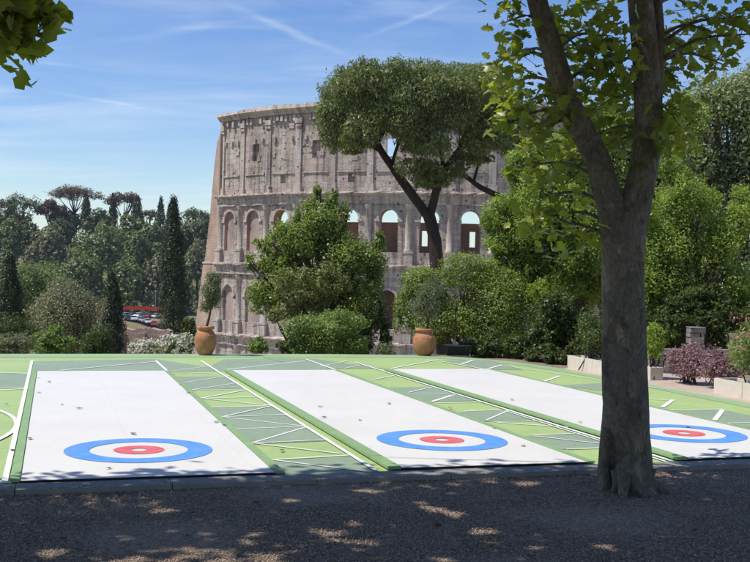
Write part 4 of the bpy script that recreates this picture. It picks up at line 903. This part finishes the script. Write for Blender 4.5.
s = q[1] / FPX; mb = MB(); mb.box((q[0], q[1] + .15, .004 + 4.7 * s), (11 * s, .16, 4.7 * s), .1); mb.build('case', BLACK, t)
mb = MB(); mb.box((q[0], q[1] + .15, .008 + 10 * s), (11.6 * s, .18, .55 * s), .1); mb.build('lid', plain('grey_lid', (.12, .12, .12), .5), t)
q = ground(456, 352); mb = MB(); mb.lathe([(.1, 0), (.1, .02), (.012, .03), (.012, 1.0), (.03, 1.02), (.03, 1.12)], (q[0], q[1] + .35, 0), 10); o = mb.build('slim_post', BLACK); tag(o, 'thin dark post standing behind the black box', 'post')

def planter(label, u0, u1, v0, v1, h, slabs, seed):
    c = uv((u0 + u1) / 2, (v0 + v1) / 2, -.03); t = thing('planter', label, 'planter', c, 'pale planters along the right of the court'); T = .05
    def slab(a0, a1, b0, b1, nm='slab'):
        mb = MB(); mb.add([uv(a, b_, z) for z in (-.04, h) for a, b_ in ((a0, b0), (a1, b0), (a1, b1), (a0, b1))], [(3, 2, 1, 0), (4, 5, 6, 7), (0, 1, 5, 4), (1, 2, 6, 5), (2, 3, 7, 6), (3, 0, 4, 7)]); mb.build(nm, CONC, t)
    for k in range(slabs):
        a, b_ = v0 + (v1 - v0) * k / slabs, v0 + (v1 - v0) * (k + 1) / slabs - .008; slab(u0, u0 + T, a, b_); slab(u1 - T, u1, a, b_)
    slab(u0 + T + .003, u1 - T - .003, v0, v0 + T); slab(u0 + T + .003, u1 - T - .003, v1 - T, v1)
    mb = MB(); mb.add([uv(a, b_, z) for z in (-.03, h - .05) for a, b_ in ((u0 + T, v0 + T), (u1 - T, v0 + T), (u1 - T, v1 - T), (u0 + T, v1 - T))], [(4, 5, 6, 7)]); mb.build('soil', SOIL, t)
planter('long grey planter in the shade left of the plane trunk', 10.28, 10.62, 17.95, 19.5, .25, 3, 1)
planter('small pale planter right of the plane trunk', 10.68, 10.95, 16.98, 17.75, .22, 1, 2)
planter('pale planter with pink oleander at the right picture edge', 10.58, 11.05, 11.9, 14.9, .24, 4, 3)
def uvshrub(label, u, v, e, z, mk, n, leaf, seed, name='shrub', flowers_mk=None, fn=0, aspect=.4, blobs=14, low=-.6):
    rg = np.random.default_rng(seed); c = uv(u, v, z); t = thing(name, label, 'shrub', uv(u, v, .25), 'shrubs in and beside the planters')
    ex = np.array(e); B = crown_blobs(rg, c, ex, blobs, (.3, .48), low); P, N = cloud(rg, B, n, per=9, sig=.24, shell=.4, up=.4, rnd=.9)
    k = P[:, 2] > -.02; link('foliage', leaf_mesh('foliage', P[k], N[k], leaf, leaf * aspect, rg), G[mk], t)
    mb = MB()
    for b_ in B: 
        a = uv(u + rg.normal(0, .08), v + rg.normal(0, .15), .0); mb.tube([a, (a + np.array(b_[:3])) / 2 + rg.normal(0, .04, 3), b_[:3]], [.014, .011, .005], 5)
    mb.build('stem', BARK, t)
    if flowers_mk:
        nc = fn // 7; d = unit(rg.normal(size=(nc, 3)) + np.array([-.2, -.3, .6])); C = c + d * ex * rg.uniform(.85, 1.08, (nc, 1)); j = np.repeat(np.arange(nc), 7); P = C[j] + rg.normal(size=(nc * 7, 3)) * .035
        tag(link('blossom', leaf_mesh('blossom', P, d[j] + rg.normal(size=(nc * 7, 3)) * .6, .04, .034, rg), G[flowers_mk], t), kind='stuff')
uvshrub('dark leafy shrub with thin upright canes in the long grey planter', 10.45, 18.8, (.3, .9, .62), .72, 'dark', 6000, .07, 301)
uvshrub('upright bright green shrub in the small pale planter', 10.93, 17.3, (.25, .34, .46), .64, 'lime', 4200, .055, 302, aspect=.5)
uvshrub('leafy oleander with pink blossoms in the pale planter', 10.85, 14.1, (.4, .85, .6), .8, 'olean', 12000, .085, 303, flowers_mk='pink_fl', fn=280, aspect=.24)
uvshrub('purple leaved bush nearer the pink oleander', 11.2, 15.6, (.44, .46, .38), .3, 'purple', 11000, .042, 304, aspect=.6)
uvshrub('purple leaved bush nearer the small pale planter', 11.08, 16.35, (.44, .46, .38), .32, 'purple', 11000, .042, 305, aspect=.6)
# stone ruin behind the purple bushes
YR = 21.4; A0, A1 = at(650, 350, YR), at(775, 350, YR)
t = thing('stone_ruin', 'old grey stone ruin with a stub pillar and dark openings behind the purple bush', 'ruin', ((A0[0] + A1[0]) / 2, YR, 0))
rgr = np.random.default_rng(31)
def masonry(x0, x1, z0, z1, dy, nm):
    mb = MB(); z = z0
    while z < z1 - .02:
        h = min(rgr.uniform(.09, .15), z1 - z); x = x0 - rgr.uniform(0, .05)
        while x < x1 - .03:
            w = min(rgr.uniform(.2, .42), x1 - x + rgr.uniform(0, .05)); d = dy + rgr.uniform(-.03, .03)
            q = [(x + .006 + rgr.uniform(0, .02), -d), (x + w - .006 - rgr.uniform(0, .02), -d), (x + w - .006, d), (x + .006, d)]
            o = rgr.uniform(-.012, .012, 4)
            mb.add([(a, YR + b_, z) for a, b_ in q] + [(a, YR + b_, z + h - .008 + o[k]) for k, (a, b_) in enumerate(q)], [(3, 2, 1, 0), (4, 5, 6, 7), (0, 1, 5, 4), (1, 2, 6, 5), (2, 3, 7, 6), (3, 0, 4, 7)], 0); x += w
        z += h
    mb.build(nm, STONE, t)
masonry(A0[0], A1[0], -.05, .47, .2, 'low_wall')
for px, w, zt in ((696, .13, .92), (738, .13, .8), (765, .18, .95)):
    q = at(px, 340, YR); masonry(q[0] - w, q[0] + w, .48, zt, .15, 'pillar')

# ------------------------------------------------------------------ foreground plane trees
EL, AZ = math.radians(60), math.radians(-103)      # sun: high, at the left, a little behind the viewer
SDIR = np.array([math.sin(AZ) * math.cos(EL), math.cos(AZ) * math.cos(EL), math.sin(EL)])
GAPS = [(ground(x, y), r_) for x, y, r_ in ((330, 530, .12), (352, 519, .05), (318, 526, .04), (360, 538, .05), (480, 527, .09), (430, 505, .09), (452, 510, .07), (415, 499, .04), (160, 507, .05), (45, 548, .07), (130, 557, .06), (440, 556, .07), (610, 546, .04), (290, 497, .07), (655, 474, .09), (685, 471, .1), (735, 481, .1), (250, 530, .04), (525, 480, .08))]
def sun_gaps(P):  # clears leaves along sun rays so dapples land on chosen ground points
    ok = np.ones(len(P), bool)
    for g_, r_ in GAPS:
        d = P - g_; d = d - (d @ SDIR)[:, None] * SDIR; ok &= np.linalg.norm(d, axis=1) > r_ * .85 + .045
    return ok
def plane_front():
    D = 9.12; q = ground(626, 487, -.03); t = thing('plane_tree', 'big forked plane tree standing on the gravel at the right, trunk in full view', 'plane tree', (q[0], q[1], -.03), 'plane trees over the gravel')
    A = lambda x, y, d=0: at(x, y, D + d); tm = MB()
    main = [A(634, 496), A(634.5, 486), A(634.2, 474), A(633.5, 455), A(630, 435), A(627, 415), A(625.5, 395), A(624.5, 350), A(623.5, 300), A(623, 262), A(622.5, 240), A(623, 225), A(623, 212)]
    p, r_ = spline(main, [.25, .19, .166, .157, .167, .187, .195, .188, .18, .181, .196, .185, .12], 6); tm.tube(p, r_, 40, lump=.055, seed=3)
    p, r_ = spline([A(603.5, 490, .08), A(604.5, 480, .08), A(605, 460, .08), A(606.5, 440, .05), A(610.5, 420, .02), A(615, 398, .01), A(620, 370, 0)], [.1, .072, .06, .058, .075, .1, .1], 5); tm.tube(p, r_, 20, lump=.06, seed=9)
    p, r_ = spline([A(612, 490, .14), A(612, 470, .13), A(612.5, 440, .1), A(616, 400, .05)], [.09, .085, .09, .1], 5); tm.tube(p, r_, 14, lump=.05, seed=12)
    for x, y, x2, y2, d, r0 in ((640, 480, 655, 493, -.1, .1), (632, 482, 640, 497, -.22, .1), (618, 484, 612, 494, -.1, .07), (645, 478, 662, 488, .1, .07), (624, 482, 622, 500, -.3, .08), (650, 482, 672, 496, -.05, .06), (636, 484, 652, 503, -.32, .07)):
        p, rr = spline([A(x, y - 14, d * .3), A(x, y, d * .6), A(x2, y2, d)], [r0, r0 * .8, r0 * .3], 4); tm.tube(p, rr, 10, lump=.06)
    L = [A(620, 246), A(611, 208), A(604, 184), A(598, 162), A(586, 138), A(570, 108), A(560, 76), A(550, 42), A(538, 4), A(530, -40), A(518, -140), A(500, -260)]
    lp, lr = spline(L, [.15, .128, .118, .112, .108, .112, .1, .092, .085, .08, .07, .045], 6); tm.tube(lp, lr, 18, lump=.07, seed=4)
    Rr = [A(626, 246), A(635.5, 208), A(642, 176), A(646.5, 148), A(648, 110), A(646, 70), A(643, 30), A(640, -10), A(634, -80), A(640, -190), A(655, -300)]
    rp, rr_ = spline(Rr, [.15, .138, .13, .126, .125, .115, .11, .105, .1, .08, .05], 6); tm.tube(rp, rr_, 18, lump=.06, seed=5)
    p, r_ = spline([A(647, 150, .05), A(653, 110, .1), A(657, 70, .12), A(658, 30, .12), A(658, -20, .15), A(680, -120, .4), A(720, -220, .8)], [.09, .075, .066, .06, .055, .045, .03], 5); tm.tube(p, r_, 12, lump=.06, seed=6); sp = p
    for x, y in ((601, 168), (605, 196), (613, 236), (641, 180), (637, 340)): # knots
        c = A(x, y, -.1); tm.tube([c + np.array([0, .05, 0]), c, c + np.array([-.01, -.035, -.01])], [.05, .045, .02], 8, lump=.2, seed=x)
    rg = np.random.default_rng(400)
    # leaf sprays in view: (x, y, sx, sy, n)
    SP = [(512, 20, 12, 16, 26), (520, 55, 18, 16, 42), (508, 85, 14, 14, 32), (535, 98, 20, 16, 50), (555, 20, 16, 14, 30), (575, 45, 18, 18, 55), (600, 35, 16, 18, 55), (598, 75, 22, 18, 85), (570, 105, 16, 16, 40), (545, 130, 18, 14, 50), (560, 165, 20, 18, 70), (585, 195, 16, 20, 60), (575, 235, 18, 14, 42), (550, 195, 16, 16, 40),
          (612, 100, 16, 16, 60), (620, 140, 14, 14, 45), (618, 60, 12, 16, 45), (602, 132, 14, 10, 26), (664, 45, 10, 16, 42), (672, 75, 14, 16, 55), (668, 110, 16, 14, 48), (680, 140, 14, 12, 30), (655, 140, 12, 14, 36), (690, 55, 14, 14, 32), (706, 30, 12, 10, 24), (726, 18, 12, 12, 24), (738, 35, 8, 10, 12), (716, 62, 12, 14, 20), (632, 180, 10, 12, 20), (690, 8, 12, 10, 16), (645, 120, 12, 14, 32), (590, 4, 16, 8, 24), (497, 62, 8, 12, 12), (540, 225, 18, 14, 40), (555, 215, 14, 18, 36), (530, 165, 14, 16, 40), (575, 140, 14, 14, 40), (515, 120, 12, 12, 26), (590, 165, 10, 16, 34)]
    Ps = []; Ns = []; s = D / FPX
    limb = [np.array(a) for a in lp + rp + sp]
    for x, y, sx, sy, n in SP:
        n = int(n * (.68 if x < 600 and y > 150 else 1.3)); dd = rg.uniform(-.35, 1.2); c = A(x, y, dd)
        P = c + rg.normal(size=(n, 3)) * np.array([sx * s, .3, sy * s]) * .8; Ps.append(P); Ns.append(rg.normal(size=(n, 3)) * .55 + np.array([0, -.15, .75]))
        a = min(limb, key=lambda w: np.linalg.norm(w - c) + abs(w[2] - (c[2] - .15)) * .5)
        tw, tr_ = spline([a, (a + c) / 2 + np.array([0, 0, .08]), c, c + (c - a) * .25 + np.array([0, 0, -.05])], [.02, .014, .008, .003], 4); tm.tube(tw, tr_, 6)
        for k in range(5):
            e = P[rg.integers(n)]; tm.tube([c, (c + e) / 2 + rg.normal(0, .03, 3), e], [.006, .004, .002], 4)
    # crown overhead, above the picture
    n = 0; B = []
    for k in range(60):
        x, y = q[0] + rg.normal(0, 2.3) - .6, q[1] + rg.normal(0, 1.5) - 1.7; zmin = EYE + .275 * max(y, 0) + .75
        B.append((x, y, rg.uniform(max(4.4, zmin + .6), 8.5), .9, .9, .5))
    for k in range(22):
        x, y = rg.uniform(-1.0, 4.2), rg.uniform(5.0, 7.8); B.append((x, y, rg.uniform(EYE + .275 * (y + .9) + 1.0, 7.5), .9, .9, .5))
    P, N = cloud(rg, B, 16000, per=14, sig=.3, shell=.2, up=1.2, rnd=.6)
    keep = (P[:, 2] > EYE + .278 * P[:, 1] + .15) & (P[:, 1] + .13 * P[:, 2] < 9.62 + .31 * (P[:, 0] + .56 * P[:, 2]) + rg.normal(0, .2, len(P))); keep &= sun_gaps(P); Ps.append(P[keep]); Ns.append(N[keep])
    for b_ in B[::2]:
        e = np.array(b_[:3]); a = limb[rg.integers(len(lp) - 12, len(lp))] if rg.random() < .5 else limb[len(lp) + rg.integers(len(rp) - 12, len(rp))]
        tm.tube([a, (a + e) / 2 + np.array([0, 0, .2]), e], [.035, .025, .008], 5)
    P = np.concatenate(Ps); N = np.concatenate(Ns); LS = np.full(len(P), .2); LS[:len(P) - len(Ps[-1])] = .118
    link('crown', leaf_mesh('crown', P, N, LS, LS, rg, 'plane'), G['plane'], t); tm.build('trunk', BARK_PLANE, t)
plane_front()
def plane_left(base, label, seed, nb, xr, yr, zr, n, sprays):
    rg = np.random.default_rng(seed); t = thing('plane_tree', label, 'plane tree', (*base, -.03), 'plane trees over the gravel'); tm = MB(); b0 = np.array([*base, -.08])
    fork = b0 + np.array([.2, .1, 3.0]); p, r_ = spline([b0, b0 + np.array([.05, 0, .35]), b0 + np.array([.1, .03, 1.6]), fork], [.3, .22, .2, .19], 6); tm.tube(p, r_, 20, lump=.06, seed=seed)
    tips = []; mx, my = sum(xr) / 2, sum(yr) / 2
    for k in range(5):
        a = 2 * PI * k / 5 + .4; e = np.array([mx + (xr[1] - xr[0]) * .3 * math.cos(a), my + (yr[1] - yr[0]) * .3 * math.sin(a), 6.8]); p, r_ = spline([fork - np.array([0, 0, .2]), (fork * .6 + e * .4) + np.array([0, 0, .7]), e], [.13, .09, .04], 6); tm.tube(p, r_, 10, lump=.06); tips += [np.array(w) for w in p[4:]]
    B = []; Ps = []; Ns = []
    for k in range(nb):
        x, y = rg.uniform(*xr), rg.uniform(*yr); zmin = EYE + .278 * max(y + .9, 0) + .55; z = rg.uniform(max(zr[0], zmin), max(zr[1], zmin + 1)); B.append((x, y, z, .95, .95, .5))
    P, N = cloud(rg, B, n, per=14, sig=.3, shell=.2, up=1.2, rnd=.6)
    inv = ~sun_gaps(P); inv |= (np.abs(P[:, 0]) < .375 * P[:, 1]) & (P[:, 2] < EYE + .278 * P[:, 1] + .12); inv |= P[:, 1] + .13 * P[:, 2] > 9.62 + .31 * (P[:, 0] + .56 * P[:, 2]) + rg.normal(0, .2, len(P)); Ps.append(P[~inv]); Ns.append(N[~inv])
    for b_ in B[::2]:
        e = np.array(b_[:3]); a = min(tips, key=lambda w: np.linalg.norm(w - e)); tm.tube([a, (a + e) / 2 + np.array([0, 0, .15]), e], [.03, .02, .006], 5)
    for x, y, sx, sy, m_, D in sprays:
        s = D / FPX; c = at(x, y, D); P = c + rg.normal(size=(m_, 3)) * np.array([sx * s, .22, sy * s]); Ps.append(P); Ns.append(rg.normal(size=(m_, 3)) * .5 + np.array([0, -.35, .6]))
        a = min(tips, key=lambda w: np.linalg.norm(w - c)); tw, tr_ = spline([a, (a + c) / 2 + np.array([0, 0, .3]), c], [.02, .012, .004], 4); tm.tube(tw, tr_, 5)
    link('crown', leaf_mesh('crown', np.concatenate(Ps), np.concatenate(Ns), .17, .17, rg, 'plane'), G['plane'], t); tm.build('trunk', BARK_PLANE, t)
plane_left((-5.4, 5.2), 'plane tree whose leafy branch hangs into the top left corner', 501, 95, (-10.5, -.5), (1.5, 8.6), (4.8, 8), 32000,
           [(4, 8, 9, 9, 70, 6.2), (20, 2, 11, 7, 60, 6.3), (30, 12, 7, 7, 26, 6.2), (3, 34, 6, 8, 26, 6.1), (12, 42, 4, 7, 7, 6.1), (2, 60, 3, 6, 8, 6.1), (36, 4, 5, 6, 14, 6.3)])
plane_left((-1.5, -3.0), 'plane tree standing behind the viewer whose crown shades the gravel', 502, 60, (-8, 2), (-4, 4), (4.6, 8), 16000, [])

# ------------------------------------------------------------------ light and sky
sd = Vector((math.sin(AZ) * math.cos(EL), math.cos(AZ) * math.cos(EL), math.sin(EL)))
sun = bpy.data.lights.new('sun', 'SUN'); so = bpy.data.objects.new('sun', sun); COL.objects.link(so)
sun.energy = 5.0; sun.angle = math.radians(.5); sun.color = (1, .95, .87); so.rotation_euler = sd.to_track_quat('Z', 'Y').to_euler()
w = bpy.data.worlds.new('World'); SC.world = w; w.use_nodes = True; nt = w.node_tree; bg = nt.nodes['Background']
sky = nt.nodes.new('ShaderNodeTexSky'); sky.sky_type = 'NISHITA'; sky.sun_disc = False; sky.sun_elevation = EL; sky.sun_rotation = AZ
sky.air_density = 1.1; sky.dust_density = .02; sky.ozone_density = 4.0; sky.altitude = 0
tc = nt.nodes.new('ShaderNodeTexCoord'); sx = nt.nodes.new('ShaderNodeSeparateXYZ'); nt.links.new(tc.outputs['Generated'], sx.inputs[0])
mz = nd(nt, 'ShaderNodeMath', operation='MAXIMUM'); nt.links.new(sx.outputs[2], mz.inputs[0]); mz.inputs[1].default_value = .02
az_ = nd(nt, 'ShaderNodeMath', operation='ADD'); nt.links.new(mz.outputs[0], az_.inputs[0]); az_.inputs[1].default_value = .12
cv = []
for k in (0, 1):
    dv = nd(nt, 'ShaderNodeMath', operation='DIVIDE'); nt.links.new(sx.outputs[k], dv.inputs[0]); nt.links.new(az_.outputs[0], dv.inputs[1]); cv.append(dv.outputs[0])
cx = nt.nodes.new('ShaderNodeCombineXYZ'); nt.links.new(cv[0], cx.inputs[0]); nt.links.new(cv[1], cx.inputs[1])
n1 = noise(nt, mapping(nt, cx.outputs[0], (.55, 1.9, 1), (0, 0, .5)), 1.6, 9, .66, .7); n2 = noise(nt, cx.outputs[0], .75, 3, .5)
c1 = ramp(nt, n1, [(.42, (0, 0, 0)), (.75, (1, 1, 1))]); c2 = ramp(nt, n2, [(.36, (.1, .1, .1)), (.62, (1, 1, 1))])
mm = mix(nt, c1, c2, 1.0, 'MULTIPLY')
def M(op, a, b_=None):
    n = nd(nt, 'ShaderNodeMath', operation=op)
    for k, v in enumerate((a, b_)):
        if v is None: continue
        if hasattr(v, 'is_output'): nt.links.new(v, n.inputs[k])
        else: n.inputs[k].default_value = v
    return n.outputs[0]
def cpl(x, y): d = ray(x, y); d = d / np.linalg.norm(d); return d[:2] / (max(d[2], .02) + .12)
fac = M('MULTIPLY', mm, .45)
wob = M('MULTIPLY', M('SUBTRACT', noise(nt, cx.outputs[0], 2.2, 5, .6), .5), .1)
for (x0, y0, x1, y1, wd, st) in ((215, -2, 348, 58, .028, .42), (360, 42, 470, -6, .022, .3), (30, 88, 165, 112, .03, .3), (120, 40, 260, 18, .04, .25), (-20, 55, 110, 72, .035, .25)):
    a, b_ = cpl(x0, y0), cpl(x1, y1); L = np.linalg.norm(b_ - a); t = (b_ - a) / L; nr = np.array([-t[1], t[0]])
    al = M('ADD', M('MULTIPLY', cv[0], float(t[0])), M('SUBTRACT', M('MULTIPLY', cv[1], float(t[1])), float(a @ t)))
    ds = M('ADD', M('ADD', M('MULTIPLY', cv[0], float(nr[0])), M('SUBTRACT', M('MULTIPLY', cv[1], float(nr[1])), float(a @ nr))), wob)
    g1 = M('POWER', 2.718, M('MULTIPLY', M('MULTIPLY', M('DIVIDE', ds, wd * L * 1.2), M('DIVIDE', ds, wd * L * 1.2)), -1.0))
    u_ = M('SUBTRACT', M('DIVIDE', al, float(L)), .5); g2 = M('POWER', 2.718, M('MULTIPLY', M('MULTIPLY', u_, u_), -9.0))
    fac = M('ADD', fac, M('MULTIPLY', M('MULTIPLY', M('MULTIPLY', g1, g2), n1), st * .95))
fsum = fac; fac = nd(nt, 'ShaderNodeMath', operation='MINIMUM'); nt.links.new(fsum, fac.inputs[0]); fac.inputs[1].default_value = .85
hs = nt.nodes.new('ShaderNodeHueSaturation'); hs.inputs['Saturation'].default_value = 1.2; hs.inputs['Hue'].default_value = .514; nt.links.new(sky.outputs[0], hs.inputs['Color'])
out = mix(nt, hs.outputs[0], (7.5, 7.8, 8.2), fac.outputs[0])
nt.links.new(out, bg.inputs[0]); bg.inputs[1].default_value = .132
vs = SC.view_settings; vs.view_transform = 'Standard'; vs.look = 'None'; vs.exposure = .12; vs.gamma = 1; vs.use_curve_mapping = False
SC.render.engine = 'CYCLES'; SC.cycles.max_bounces = 8; SC.cycles.diffuse_bounces = 3; SC.cycles.transmission_bounces = 4; SC.cycles.use_denoising = True

hz = MB(); hz.box((0, 1850, 40), (2520, 2200, 63.5))
m = bpy.data.materials.new('thin_air'); m.use_nodes = True; nt = m.node_tree; nt.nodes.clear()
pv = nt.nodes.new('ShaderNodeVolumePrincipled'); pv.inputs['Density'].default_value = .00011; pv.inputs['Color'].default_value = (.75, .86, 1, 1); pv.inputs['Anisotropy'].default_value = .2
om = nt.nodes.new('ShaderNodeOutputMaterial'); nt.links.new(pv.outputs[0], om.inputs['Volume'])
tag(hz.build('haze', m), kind='stuff')
